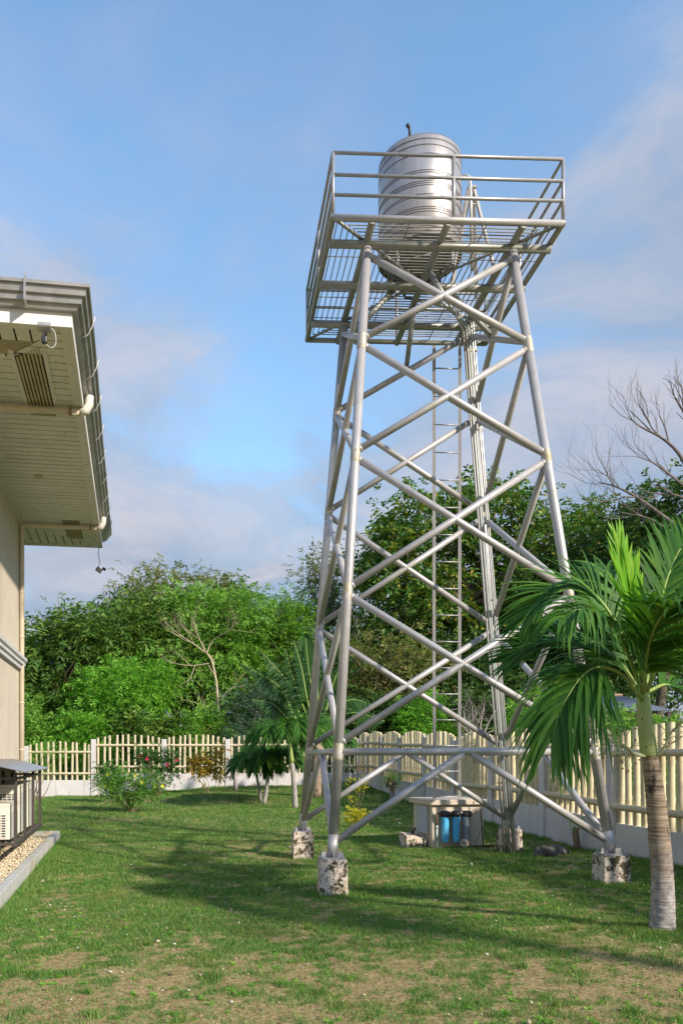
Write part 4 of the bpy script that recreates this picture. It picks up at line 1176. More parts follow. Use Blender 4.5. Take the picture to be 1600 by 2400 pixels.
tree('thin sparse tree with dry twigs seen behind the left tower leg', 775, 1720, 41, [(760, 1345, 0, 45, 45, 1.6), (790, 1430, 0, 55, 80, 1.8), (745, 1430, 0, 30, 60, 1.4)],
     46, 900, 4, .45, .2, .075, OL, M['bark_grey'], 29, .16, .7, .3, group=G1, limbs=44)
tree('big broad leaved tree towering behind the middle of the tower', 1060, 1730, 37, [(1000, 1255, 0, 120, 75, 2.8), (1140, 1225, 0, 110, 80, 2.8), (1240, 1300, 0, 75, 125, 2.6), (900, 1310, 0, 65, 80, 2.4), (960, 1420, 0, 110, 90, 2.6), (1100, 1400, 0, 140, 110, 2.8), (1200, 1450, 0, 100, 120, 2.4)],
     170, 5600, 4, .55, .30, .13, BRD, M['bark'], 30, .32, .85, .35, group=G1, limbs=60)
tree('sparse topped tree rising right of the right tower leg', 1350, 1720, 40, [(1385, 1225, 0, 50, 35, 1.8), (1350, 1300, 0, 70, 70, 2), (1420, 1300, 0, 50, 60, 2)],
     50, 1300, 4, .5, .28, .12, MA, M['bark'], 31, .18, .8, .35, group=G1, limbs=34)
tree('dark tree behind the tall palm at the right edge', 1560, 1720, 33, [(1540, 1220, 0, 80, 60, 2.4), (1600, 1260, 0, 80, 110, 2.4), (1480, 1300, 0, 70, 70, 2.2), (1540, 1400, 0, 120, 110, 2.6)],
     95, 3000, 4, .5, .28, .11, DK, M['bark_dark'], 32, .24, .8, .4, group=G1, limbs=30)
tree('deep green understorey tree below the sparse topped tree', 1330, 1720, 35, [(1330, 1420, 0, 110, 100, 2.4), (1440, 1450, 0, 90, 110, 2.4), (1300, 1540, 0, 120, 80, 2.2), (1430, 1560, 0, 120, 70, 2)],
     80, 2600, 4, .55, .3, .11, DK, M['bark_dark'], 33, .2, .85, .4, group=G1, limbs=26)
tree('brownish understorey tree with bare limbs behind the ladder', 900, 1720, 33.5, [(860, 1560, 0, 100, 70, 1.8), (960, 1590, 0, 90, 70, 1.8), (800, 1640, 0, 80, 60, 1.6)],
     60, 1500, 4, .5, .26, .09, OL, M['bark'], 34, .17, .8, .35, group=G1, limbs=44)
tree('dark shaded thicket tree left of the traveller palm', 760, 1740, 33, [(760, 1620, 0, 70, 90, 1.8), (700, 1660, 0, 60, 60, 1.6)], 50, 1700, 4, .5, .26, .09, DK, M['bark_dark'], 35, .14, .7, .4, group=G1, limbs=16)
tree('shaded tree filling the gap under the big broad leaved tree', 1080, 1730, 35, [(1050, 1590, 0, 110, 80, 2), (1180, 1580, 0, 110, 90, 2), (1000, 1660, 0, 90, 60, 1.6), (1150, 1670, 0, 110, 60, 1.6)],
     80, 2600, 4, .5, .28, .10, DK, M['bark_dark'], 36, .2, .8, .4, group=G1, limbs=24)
# second row, closing the wood
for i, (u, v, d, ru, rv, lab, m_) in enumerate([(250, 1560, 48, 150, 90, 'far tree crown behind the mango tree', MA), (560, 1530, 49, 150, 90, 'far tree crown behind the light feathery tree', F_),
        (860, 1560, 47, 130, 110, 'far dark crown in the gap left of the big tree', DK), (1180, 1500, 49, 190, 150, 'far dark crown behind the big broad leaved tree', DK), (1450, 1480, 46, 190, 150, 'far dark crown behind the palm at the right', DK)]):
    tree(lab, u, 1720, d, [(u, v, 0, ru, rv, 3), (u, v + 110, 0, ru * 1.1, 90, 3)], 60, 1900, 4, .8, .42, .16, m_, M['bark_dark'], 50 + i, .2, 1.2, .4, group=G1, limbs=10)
# bushes behind the back fence
G2 = 'bushes behind the fences'
bl = ['leafy bush behind the fence next to the house', 'leafy bush behind the second fence bay', 'broad leaved bush behind the fence below the bright tree', 'dark bush behind the fence under the dead tree',
      'grey green needle bush behind the fence beside the palms', 'bush behind the fence under the traveller palm', 'light green round bush above the side fence beyond the tower', 'dark bush above the side fence behind the ladder', 'shaded bush above the side fence behind the pipes']
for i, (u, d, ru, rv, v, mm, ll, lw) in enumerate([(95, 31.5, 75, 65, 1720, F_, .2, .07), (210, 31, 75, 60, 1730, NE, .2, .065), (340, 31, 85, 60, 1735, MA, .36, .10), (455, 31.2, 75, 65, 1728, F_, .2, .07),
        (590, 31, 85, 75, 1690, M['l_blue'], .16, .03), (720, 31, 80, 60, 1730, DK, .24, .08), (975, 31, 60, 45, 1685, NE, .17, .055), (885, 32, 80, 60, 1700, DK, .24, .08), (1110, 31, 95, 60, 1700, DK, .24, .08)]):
    tree(bl[i], u, 1790, d, [(u, v, 0, ru, rv, 1.1), (u + 20, v + 45, -.4, ru, 35, .9)], 42, 1700, 4, .36, ll, lw, mm, M['bark'], 70 + i, .06, .42, .3, name='bush', cat='bush', group=G2, limbs=14, kind_parts=('stems', 'foliage'))
# plants behind the side fence by the shed
for i, (u, v, d, ru, rv, rd, mm, lab) in enumerate([(1250, 1690, 17, 70, 45, .7, NE, 'light leafy plant above the side fence behind the right tower leg'), (1385, 1730, 16, 55, 28, .6, M['l_shrub'], 'young leafy shrub above the fence in front of the shed'),
        (1310, 1690, 19, 45, 40, .7, M['l_shrub'], 'twiggy green shrub left of the shed roof'), (1570, 1735, 14, 35, 25, .4, NE, 'small leafy plant above the fence right of the palm trunk'), (1470, 1735, 13.2, 45, 40, .5, F_, 'low leafy plant behind the nearest fence bay')]):
    tree(lab, u, 1790, d, [(u, v, 0, ru, rv, rd), (u - 10, v + 50, 0, ru * .9, 35, rd)], 26, 800, 5, .26, .10, .04, mm, M['bark'], 90 + i, .025, .24, .35, name='bush', cat='bush', group=G2, limbs=16, kind_parts=('stems', 'foliage'))

# dead and leafless trees
def bare_tree(label, name, base, stems, m, seed, group=None, cat='tree', leaves=None):
    rng = np.random.RandomState(seed)
    base = Vector(base)
    t = thing(name, label, cat, base, group)
    mb = MB(); ends = []
    for pts, r0, r1, dep, L, spread, up in stems:
        pts = catmull(pts, 4 * (len(pts) - 1)); n = len(pts)
        rad = [r0 + (r1 - r0) * i / (n - 1) for i in range(n)]
        mb.poly(pts, rad, 8, False)
        for i in range(n // 3, n):
            if dep > 0 and rng.rand() < (.55 if i < n - 1 else 1):
                d = (pts[i] - pts[max(i - 1, 0)]).normalized() + Vector(rng.normal(0, spread, 3)) + Vector((0, 0, up * .5))
                bare_branches(rng, mb, pts[i], d, L * rng.uniform(.6, 1), rad[i] * .62, dep - 1, .16, spread, ends, up=up)
    mb.build('trunk_and_branches', m, t)
    if leaves:
        sel = [e for e in ends if rng.rand() < leaves[1]]
        if sel:
            P = np.array([list(e) for e in sel]); D = unit(rng.normal(0, 1, P.shape))
            leaf_obj('leaves', sprigs(rng, P, D, leaves[2], leaves[3], leaves[4], leaves[5], .4), leaves[0], t)
    return t
D1 = 31.5
b0 = at(512, 1760, D1); b0.z = gz1(b0.x, b0.y)
bare_tree('pale dead leafless tree standing out against the green trees', 'dead_tree', b0,
    [([b0, at(512, 1680, D1), at(507, 1600, D1), at(495, 1545, D1), at(482, 1530, D1)], 0.058, 0.033, 1, .7, .5, .2),
     ([at(484, 1532, D1), at(455, 1510, D1), at(425, 1490, D1), at(400, 1470, D1)], 0.029, 0.007, 3, 1.0, .5, .35),
     ([at(484, 1532, D1), at(500, 1500, D1), at(535, 1480, D1 - .5), at(556, 1460, D1 - .6)], 0.026, 0.007, 3, .9, .5, .35),
     ([at(482, 1530, D1), at(465, 1490, D1 + .4), at(452, 1450, D1 + .4)], 0.023, 0.006, 3, .9, .5, .35),
     ([at(490, 1555, D1), at(450, 1560, D1), at(410, 1555, D1), at(388, 1548, D1)], 0.023, 0.006, 3, .8, .5, .25),
     ([at(458, 1558, D1), at(445, 1590, D1), at(430, 1600, D1)], 0.020, 0.006, 1, .4, .5, 0),
     ([at(508, 1650, D1), at(540, 1615, D1), at(580, 1605, D1)], 0.026, 0.007, 3, .8, .5, .3),
     ([at(510, 1670, D1), at(470, 1650, D1), at(430, 1640, D1)], 0.020, 0.006, 3, .7, .5, .3)], M['bark_pale'], 5)
D2 = 24.0
b1 = at(1690, 1760, D2); b1.z = gz1(b1.x, b1.y)
bare_tree('tall leafless grey tree reaching in from the right edge', 'bare_tree', b1,
    [([b1, at(1680, 1500, D2), at(1650, 1320, D2), at(1620, 1260, D2)], .20, .10, 0, 1, .4, .3),
     ([at(1620, 1262, D2), at(1560, 1215, D2), at(1490, 1165, D2), at(1440, 1140, D2), at(1400, 1130, D2)], .075, .010, 4, 1.5, .42, .34),
     ([at(1622, 1268, D2), at(1570, 1245, D2), at(1520, 1215, D2), at(1450, 1200, D2)], .05, .010, 3, 1.1, .42, .3),
     ([at(1650, 1200, D2), at(1600, 1080, D2), at(1555, 1030, D2), at(1500, 1000, D2), at(1470, 975, D2)], .07, .010, 4, 1.4, .42, .36),
     ([at(1640, 1170, D2), at(1590, 1130, D2), at(1530, 1085, D2), at(1490, 1070, D2)], .045, .010, 3, 1.1, .42, .3),
     ([at(1660, 1260, D2), at(1650, 1130, D2), at(1620, 1010, D2), at(1600, 965, D2), at(1588, 940, D2)], .09, .012, 2, 1.0, .4, .4),
     ([at(1630, 1180, D2), at(1580, 1160, D2), at(1520, 1155, D2), at(1490, 1140, D2)], .04, .010, 3, 1.0, .42, .3)], M['bark_mauve'], 8)
D3 = 27.0
b2 = at(1125, 1790, D3); b2.z = gz1(b2.x, b2.y)
bare_tree('grey leafless shrub above the side fence behind the pipes', 'bare_tree', b2,
    [([b2, at(1118 + q * 12, 1735, D3), at(1108 + q * 30, 1700 - abs(q) * 6, D3 + q * .2), at(1106 + q * 46, 1655 + abs(q) * 8, D3 + q * .4)], .035, .014, 4, .62, .62, .16) for q in (-1.1, -.5, 0, .6, 1.2)], M['bark_grey'], 12)

# ------------------------------------------------------------------ shed beyond the side fence
shp = at(1470, 1790, 22); shp.z = gz1(shp.x, shp.y)
shed = thing('shed', 'dark open shed with corrugated metal roof beyond the side fence', 'shed', shp)
a, b = at(1345, 1668, 21.5), at(1575, 1672, 21.0); zl = 2.80
a.z = b.z = zl
c = b + Vector((-.3, 2.2, .55)); d = a + Vector((-.3, 2.2, .55))
corrugated(a, b, c, d, 120, .016).build('roof_sheet', M['corr_dark'], shed)
MB().tube(d + Vector((0, 0, .02)), c + Vector((0, 0, .02)), .05, n=8).build('ridge_cap', M['copper'], shed)
for q in (a, b, c, d, (a + b) / 2):
    MB().box(Vector((q.x * .995, q.y + (.1 if q.y < 22 else -.1), (shp.z + q.z - .03) / 2)), (.1, .1, q.z - shp.z - .03)).build('post', M['wood_dark'], shed)
MB().hexa([Vector((p.x, p.y + s_, shp.z)) for p, s_ in ((a, 1.6), (b, 1.6), (c, -.1), (d, -.1))] + [Vector((p.x, p.y + s_, z)) for p, s_, z in ((a, 1.6, 3.05), (b, 1.6, 3.05), (c, -.1, 3.25), (d, -.1, 3.25))]).build('back_wall', M['wood_dark'], shed)

# ------------------------------------------------------------------ palms
def frond(parent, ctrl, nl, L, W, m, rng, droop=.55, lift=.25, ang0=50, ang1=25, r0=.018, gap=.16, rm=None, seg=5, prof=None, twist=.0, ref=(0, 0, 1)):
    pts = catmull(ctrl, 40)
    n = len(pts)
    cum = [0]
    for i in range(1, n): cum.append(cum[-1] + (pts[i] - pts[i - 1]).length)
    tot = cum[-1]
    def ev(t):
        s_ = t * tot; k = 0
        while k < n - 2 and cum[k + 1] < s_: k += 1
        f_ = (s_ - cum[k]) / max(cum[k + 1] - cum[k], 1e-6)
        return pts[k].lerp(pts[k + 1], f_), (pts[min(k + 1, n - 1)] - pts[k]).normalized()
    V, F = [], []
    for sg in (-1, 1):
        for i in range(nl):
            t = gap + (1 - gap) * ((i + rng.uniform(-.25, .25) + .5) / nl)
            t = min(max(t, 0), .995)
            p, tg = ev(t)
            side = tg.cross(Vector(ref))
            if side.length < .15: side = tg.cross(Vector((0.3, -.8, .2)))
            side.normalize(); side *= sg
            nr = side.cross(tg).normalized()
            if nr.dot(Vector(ref)) < 0: nr = -nr
            a = math.radians(ang0 + (ang1 - ang0) * t + rng.normal(0, 6))
            ll = L * (math.sin(math.pi * (.18 + .74 * t)) ** .8 if prof is None else prof(t)) * rng.uniform(.85, 1.1)
            d = (side * math.sin(a) + tg * math.cos(a) + nr * (lift + rng.normal(0, .10))).normalized()
            wv = d.cross(nr).normalized()
            fold = nr
            dr = droop * rng.uniform(.7, 1.35)
            b = len(V)
            for j in range(seg + 1):
                q = j / seg
                c = p + d * (ll * q * (1 - .12 * dr * q)) - Vector((0, 0, 1)) * (dr * ll * q ** 2.2 * .62)
                w = W * (.55 + .45 * math.sin(math.pi * min(q * 1.6, 1) * .5)) * (1 - q ** 2.4) * .5
                wv2 = (wv + fold * twist * q).normalized()
                if j < seg: V += [c - wv2 * w, c + wv2 * w]
                else: V.append(c)
            for j in range(seg - 1): F.append((b + 2 * j, b + 2 * j + 1, b + 2 * j + 3, b + 2 * j + 2))
            F.append((b + 2 * seg - 2, b + 2 * seg - 1, b + 2 * seg))
    mb = MB(); mb.v = V; mb.f = F; mb.s = [False] * len(F)
    fo = mb.build('frond', m, parent)
    MB().poly(pts[::2], [r0 * (1 - .82 * i / (len(pts[::2]) - 1)) for i in range(len(pts[::2]))], 7).build('rachis', rm or M['rachis'], fo)
    return fo

def palm_trunk(parent, pts, rad, foot=.25):
    P = catmull(pts, 46); n = len(P)
    rr = np.interp(np.linspace(0, 1, n), np.linspace(0, 1, len(rad)), rad)
    rr = [r * (1 + (.018 if i % 2 else -.01)) for i, r in enumerate(rr)]
    MB().poly(P, rr, 18).build('trunk', M['palmtall'], parent)

rng = np.random.RandomState(40)
PD = 6.78
pb = at(1550, 2180, PD); pb.z = gz1(pb.x, pb.y) - .03
palm = thing('palm_tree', 'large palm with ringed trunk and green crownshaft in the right foreground', 'palm tree', pb)
palm_trunk(palm, [pb, at(1552, 2080, PD), at(1545, 1980, PD), at(1535, 1870, PD), at(1521, 1768, PD)], [.108, .089, .087, .077, .061], .36)
MB().poly(catmull([at(1521, 1772, PD), at(1518, 1755, PD), at(1510, 1690, PD), at(1507, 1640, PD), at(1508, 1600, PD)], 16), list(np.interp(np.linspace(0, 1, 17), [0, .10, .35, .7, 1], [.066, .074, .066, .056, .036])), 18).build('crownshaft', M['shaft'], palm)
PM = M['l_palm']
def PF(ctrl, **k):
    kw = dict(nl=62, L=.74, W=.038, m=PM, rng=rng, droop=.55, lift=.22, ref=(0, -.6, .8)); kw.update(k)
    return frond(palm, [at(*c) for c in ctrl], **kw)
PF([(1508, 1630, 6.76), (1456, 1502, 6.45), (1408, 1445, 6.2), (1357, 1429, 6.0), (1316, 1450, 5.9)], droop=.85, L=0.71)
PF([(1506, 1620, 6.8), (1440, 1458, 7.0), (1371, 1378, 7.05), (1293, 1387, 7.05), (1229, 1458, 7.05)], droop=.5, L=0.71)
PF([(1505, 1630, 6.8), (1436, 1537, 6.95), (1344, 1506, 7.1), (1270, 1511, 7.15), (1192, 1550, 7.2)], droop=.35, L=0.69, lift=.35)
PF([(1504, 1640, 6.74), (1459, 1583, 6.5), (1408, 1563, 6.25), (1362, 1586, 6.1), (1318, 1655, 6.0), (1290, 1735, 5.95)], droop=.9, L=0.71, lift=.1, gap=.45)
PF([(1512, 1630, 6.76), (1552, 1530, 6.6), (1612, 1465, 6.4), (1710, 1451, 6.2), (1790, 1525, 6.1)], droop=.5, L=0.86, lift=.5)
PF([(1514, 1622, 6.78), (1565, 1606, 6.9), (1625, 1650, 7.0), (1685, 1760, 7.05)], droop=.9, L=0.69)
PF([(1510, 1620, 6.85), (1535, 1469, 7.2), (1565, 1348, 7.5), (1610, 1265, 7.8), (1680, 1241, 8.1)], droop=.25, L=0.71, lift=.3)
PF([(1506, 1620, 6.85), (1482, 1475, 7.3), (1445, 1373, 7.6), (1399, 1334, 7.9), (1344, 1347, 8.2)], droop=.5, L=0.63)
PF([(1512, 1620, 6.85), (1562, 1497, 7.2), (1640, 1414, 7.5), (1745, 1414, 7.8)], droop=.45, L=0.81)
PF([(1508, 1620, 6.7), (1520, 1507, 6.3), (1560, 1432, 5.95), (1620, 1414, 5.65)], droop=.6, L=0.69)
PF([(1506, 1630, 6.85), (1472, 1546, 7.3), (1426, 1528, 7.7), (1380, 1563, 8.0), (1353, 1640, 8.15)], droop=.6, L=0.58)
# unfolding young leaf
PF([(1505, 1600, 6.7), (1482, 1458, 6.45), (1469, 1378, 6.4), (1456, 1303, 6.4)], m=M['l_spear'], nl=34, L=.58, W=.042, ang0=24, ang1=8, droop=.02, lift=.0, gap=.42, prof=lambda t: 1.0 - .45 * t, rm=M['shaft'])
PF([(1506, 1600, 6.7), (1494, 1493, 6.5), (1491, 1423, 6.45), (1489, 1360, 6.45)], m=M['l_spear'], nl=16, L=.5, W=.042, ang0=16, ang1=5, droop=.02, lift=.0, gap=.4, prof=lambda t: 1.0 - .45 * t, rm=M['shaft'])
# flower stalks below the crownshaft
for tip, sd_ in (((1395, 1715, 6.6), 1), ((1590, 1700, 6.6), 2), ((1440, 1745, 6.5), 3)):
    rg = np.random.RandomState(60 + sd_)
    a = at(1521 + (-12 if sd_ != 2 else 14), 1772, PD - .05); b = at(*tip)
    st = MB(); ends = []
    main = catmull([a, a.lerp(b, .35) + Vector((0, 0, -.02)), a.lerp(b, .7) + Vector((0, 0, .03)), b], 10)
    st.poly(main, [.013 * (1 - .7 * i / 10) for i in range(11)], 6)
    for i in range(3, 11):
        for _ in range(2):
            d = (main[i] - main[i - 1]).normalized() + Vector(rg.normal(0, .65, 3)) + Vector((0, 0, -.05))
            bare_branches(rg, st, main[i], d, .17, .0042, 1, .22, .6, ends, minr=.001, up=-.05, sides=4)
    so_ = st.build('flower_stalk', M['inflor'], palm)
    fr = MB()
    for e in ends[::2]: fr.lathe([(.001, -.009), (.007, -.004), (.007, .004), (.001, .009)], e, 5)
    if fr.v: tag(fr.build('fruits', M['fruit'], so_), kind='stuff')

def small_palm(label, ub, vb, d, utop, vtop, nf, spread, seed, L=.42, trunk_r=.065, shaft=.3, rise=.9, group='garden palms by the back fence'):
    rg = np.random.RandomState(seed)
    b = at(ub, vb, d); b.z = gz1(b.x, b.y) - .03
    t = thing('palm_tree', label, 'palm tree', b, group)
    top = at(utop, vtop, d)
    mid = b.lerp(top, 1 - shaft)
    MB().poly(catmull([b, b.lerp(mid, .5) + Vector((.02, 0, 0)), mid], 10), [trunk_r * (1.2 - .3 * i / 10) for i in range(11)], 12).build('trunk', M['palmfoot'], t)
    MB().poly([mid, mid.lerp(top, .2), mid.lerp(top, .7), top], [trunk_r * .95, trunk_r, trunk_r * .7, trunk_r * .35], 12).build('crownshaft', M['shaft'], t)
    for k in range(nf):
        az = 2 * math.pi * (k + rg.uniform(-.2, .2)) / nf
        el = rg.uniform(.35, 1.25)
        o = Vector((math.cos(az), math.sin(az), 0))
        R_ = spread * rg.uniform(.8, 1.1)
        pts = [top, top + o * R_ * .35 * math.cos(el) + Vector((0, 0, R_ * .5 * math.sin(el) * rise)), top + o * R_ * .72 + Vector((0, 0, R_ * .75 * math.sin(el) * rise)), top + o * R_ * 1.02 + Vector((0, 0, R_ * (.85 * math.sin(el) * rise - .38)))]
        frond(t, pts, 46, L * 1.15, .042, PM, rg, .55, .25, r0=.012, seg=3, ref=(0, -.5, .85), prof=lambda q: .5 + .5 * math.sin(math.pi * (.1 + .8 * q)))
    return t
small_palm('young palm with green shaft right behind the left tower legs', 692, 1893, 21.3, 680, 1742, 14, 1.15, 3, .52)
small_palm('dark drooping palm with slanting grey stem left of the young palm', 618, 1882, 23, 632, 1788, 14, .85, 4, .46, .055, .25, .7)
small_palm('low bushy palm with thin stem at the left of the palm group', 611, 1874, 23.6, 598, 1800, 11, .7, 6, .40, .04, .25, .7)
small_palm('short palm behind the left tower legs by the traveller palm', 762, 1862, 26, 752, 1760, 9, 1.0, 8, .45, .05, .25, .8)

# traveller palm: fan of long stalks with torn paddle leaves
td = 24.0
tb0 = at(742, 1872, td); tb0.z = gz1(tb0.x, tb0.y) - .03
trav = thing('traveller_palm', 'traveller palm with a fan of torn paddle leaves behind the left tower legs', 'palm tree', tb0)
hub = at(742, 1735, td)
MB().poly(catmull([tb0, tb0.lerp(hub, .5), hub], 8), [.17, .15, .14, .14, .15, .16, .17, .17, .15], 12).build('trunk', M['palmtrunk'], trav)
rng = np.random.RandomState(77)
leaves = [((690, 1680), (655, 1610), (565, 1555), .7), ((700, 1670), (675, 1600), (610, 1525), .72), ((712, 1660), (690, 1600), (668, 1520), .62), ((722, 1650), (705, 1560), (688, 1500), .6),
          ((680, 1690), (640, 1650), (590, 1640), .5), ((745, 1650), (742, 1560), (750, 1480), .6), ((765, 1660), (785, 1590), (815, 1540), .65), ((775, 1680), (820, 1640), (880, 1655), .55), ((780, 1690), (830, 1670), (900, 1690), .4)]
for i, (a, b, c, bl_) in enumerate(leaves):
    dd = td + rng.uniform(-.5, .5)
    ctrl = [hub + Vector((rng.uniform(-.05, .05), 0, 0)), at(*a, dd), at(*b, dd), at(*c, dd)]
    frond(trav, ctrl, 30, .38, .10, M['l_banana'], rng, .95, .12, 68, 45, r0=.035, gap=1 - bl_, prof=lambda t: min(1, (1.02 - t) * 4) * .95, seg=3, ref=(0, -1, .15))
# one whole upright leaf
wc = catmull([hub, at(735, 1650, td), at(722, 1560, td), at(715, 1484, td)], 24)
wb = MB(); vs = []
for i in range(13, 25):
    q = (i - 13) / 11
    w = .30 * math.sin(math.pi * min(.12 + q * .88, .985)) ** .6
    vs += [wc[i] + Vector((-w, -.10, 0)), wc[i], wc[i] + Vector((w, -.10, 0))]
wb.add(vs, [(3 * i + j, 3 * i + j + 1, 3 * i + j + 4, 3 * i + j + 3) for i in range(11) for j in range(2)], True)
wl_o = wb.build('whole_leaf', M['l_banana'], trav)
MB().poly(wc, [.03 * (1 - .7 * i / 24) for i in range(25)], 7).build('rachis', M['rachis'], wl_o)

# ------------------------------------------------------------------ garden shrubs
G3 = 'garden shrubs in the lawn'
def shrub(label, name, ub, vb, d, lobes, nsp, k, L, ll, lw, lm, seed, stems=9, sr=.02, flowers=None, droop=.3, clump=.16, bm=None, nclump=30, cat='shrub'):
    rg = np.random.RandomState(seed)
    b = at(ub, vb, d); b.z = gz1(b.x, b.y)
    t = thing(name, label, cat, b, G3)
    px = d / FPX
    C = []
    for (u, v, ru, rv, rd) in lobes:
        c = np.array(at(u, v, d)); r = np.array([ru * px, rd, rv * px])
        m = max(4, nclump // len(lobes))
        C.append(c + unit(rg.normal(0, 1, (m, 3))) * r * rg.uniform(.45, 1, (m, 1)))
    C = np.concatenate(C); cen = C.mean(0)
    mb = MB()
    for i in range(stems):
        c = Vector(C[rg.randint(len(C))])
        q = limb(mb, b + Vector((rg.normal(0, .05), rg.normal(0, .05), -.02)), c, sr, sr * .3, rg, .10, 5, 5)
    mb.build('stems', bm or M['bark'], t)
    off = rg.normal(0, 1, (nsp, 3)) * clump
    P = C[rg.randint(0, len(C), nsp)] + off
    D = unit(unit(P - cen) * .6 + unit(off) * .5 + rg.normal(0, .4, (nsp, 3)) + np.array([0, 0, .3]))
    leaf_obj('foliage', sprigs(rg, P, D, k, L, ll, lw, droop), lm, t)
    if flowers:
        fm, n, sz = flowers
        for _ in range(n):
            c = C[rg.randint(len(C))]; dr = unit((c - cen + np.array([0, -.6, .2]))[None])[0]
            p = c + dr * (clump * 1.6)
            a = rg.uniform(0, 6, 1)
            ds = np.stack([[math.cos(a[0] + j * 1.257), -.5, math.sin(a[0] + j * 1.257)] for j in range(5)])
            Pq = np.repeat(p[None], 5, 0)
            ds = unit(ds); wv = unit(np.cross(ds, np.array([0, 1, 0.2])))
            L4 = np.stack([Pq, Pq + ds * sz * .6 + wv * sz * .38, Pq + ds * sz, Pq + ds * sz * .6 - wv * sz * .38], 1)
            leaf_obj('flower', L4, fm, t)
    return t
shrub('low spreading shrub with yellow flowers on the lawn by the back fence', 'flowering_shrub', 310, 1895, 20.6, [(275, 1835, 45, 22, .5), (335, 1840, 50, 22, .5), (300, 1855, 60, 16, .5)], 900, 4, .16, .075, .034, M['l_shrub'], 5, 14, .018, (M['f_yellow'], 14, .055), clump=.13, nclump=48)
shrub('dark leggy shrub with pink flowers behind the yellow flowered shrub', 'flowering_shrub', 372, 1850, 25.5, [(365, 1790, 38, 25, .45), (395, 1795, 30, 30, .4), (345, 1775, 20, 18, .3)], 620, 3, .16, .085, .055, M['l_hib'], 6, 12, .014, (M['f_pink'], 7, .075), clump=.15, nclump=40)
shrub('small dark shrub touching the second white fence post', 'shrub', 262, 1870, 23.5, [(255, 1820, 25, 22, .3)], 300, 3, .15, .08, .05, M['l_hib'], 7, 7, .012, clump=.12, nclump=18)
shrub('croton with bronze and yellow leaves on thin stems', 'croton', 482, 1850, 26, [(480, 1790, 24, 20, .3), (468, 1800, 12, 14, .2)], 110, 3, .10, .22, .055, M['l_croton'], 8, 4, .012, droop=.5, clump=.12, nclump=12)
shrub('taller croton with orange leaves beside the third fence post', 'croton', 508, 1846, 26.6, [(515, 1775, 18, 14, .25), (508, 1800, 14, 14, .2)], 80, 3, .10, .22, .055, M['l_croton'], 9, 3, .012, droop=.5, clump=.12, nclump=10)
shrub('feathery light green plant in front of the fence next to the house', 'shrub', 84, 1868, 25, [(90, 1785, 28, 30, .5), (110, 1760, 18, 14, .3)], 260, 6, .30, .05, .012, M['l_neem'], 10, 6, .02, droop=.3, clump=.16, nclump=16)
shrub('small plant with bright yellow leaves inside the tower legs', 'yellow_shrub', 838, 1938, 16.6, [(838, 1916, 26, 10, .2), (828, 1915, 14, 12, .15)], 150, 3, .06, .07, .034, M['l_yellow'], 11, 5, .008, droop=.15, clump=.06, nclump=20)
shrub('slender yellow leaved stem rising behind the near tower leg', 'yellow_shrub', 829, 1925, 17.4, [(822, 1832, 12, 8, .1), (850, 1836, 10, 8, .1), (830, 1868, 8, 10, .08), (842, 1850, 8, 6, .08)], 52, 3, .06, .07, .032, M['l_yellow'], 12, 4, .008, droop=.15, clump=.03, nclump=12)
# pollarded stump with fern-like tuft
sb = at(917, 1884, 22.3); sb.z = gz1(sb.x, sb.y) - .03
stp = thing('pollarded_tree', 'short pollarded trunk topped with a tuft of light green leaves', 'tree', sb)
s1_ = at(918, 1838, 22.3)
rg = np.random.RandomState(14)
MB().poly(catmull([sb, sb.lerp(s1_, .5) + Vector((.02, 0, 0)), s1_], 8), [.085, .08, .075, .072, .07, .07, .08, .12, .09], 10).build('trunk', M['palmfoot'], stp)
P = np.array(s1_)[None] + rg.normal(0, 1, (26, 3)) * np.array([.09, .09, .07])
mb = MB()
for p in P: mb.lathe([(.01, -.05), (.045, 0), (.01, .05)], p, 6)
mb.build('knobs', M['bark'], stp)
P = np.array(s1_)[None] + rg.normal(0, 1, (150, 3)) * np.array([.14, .14, .06]) + np.array([0, 0, .14])
leaf_obj('tuft', sprigs(rg, P, unit(rg.normal(0, 1, (150, 3)) + np.array([0, 0, .5])), 5, .22, .05, .016, .25), M['l_neem'], stp)
# bare stump near the third post and cut stump by the side fence
for ub, vb, d, vt, r, lab in ((553, 1848, 26.5, 1783, .075, 'grey lopped tree stump in front of the back fence'), (1348, 1966, 12.45, 1940, .05, 'small rotten stump with a green shoot at the side fence')):
    b = at(ub, vb, d); b.z = gz1(b.x, b.y) - .03; tp_ = at(ub - (6 if vt < 1800 else 0), vt, d)
    s_ = thing('stump', lab, 'stump', b)
    MB().poly([b, b.lerp(tp_, .35) + Vector((.02, 0, 0)), b.lerp(tp_, .7), tp_], [r * 1.15, r, r * 1.05, r * .9], 10).build('trunk', M['palmfoot'] if vt < 1800 else M['bark'], s_)
    if vt < 1800:
        MB().poly([b.lerp(tp_, .85), tp_ + Vector((.09, 0, .05)), tp_ + Vector((.13, 0, .10))], [.05, .045, .05], 8).build('limb', M['bark_grey'], s_)
        MB().poly([b.lerp(tp_, .9), tp_ + Vector((-.08, 0, .06))], [.05, .05], 8).build('limb', M['bark_grey'], s_)
    else:
        P = np.array(tp_)[None] + rg.normal(0, .05, (14, 3)) + np.array([.05, 0, .03])
        leaf_obj('shoot', sprigs(rg, P, unit(rg.normal(0, 1, (14, 3)) + np.array([.3, 0, .8])), 3, .14, .06, .025, .3), M['l_neem'], s_)

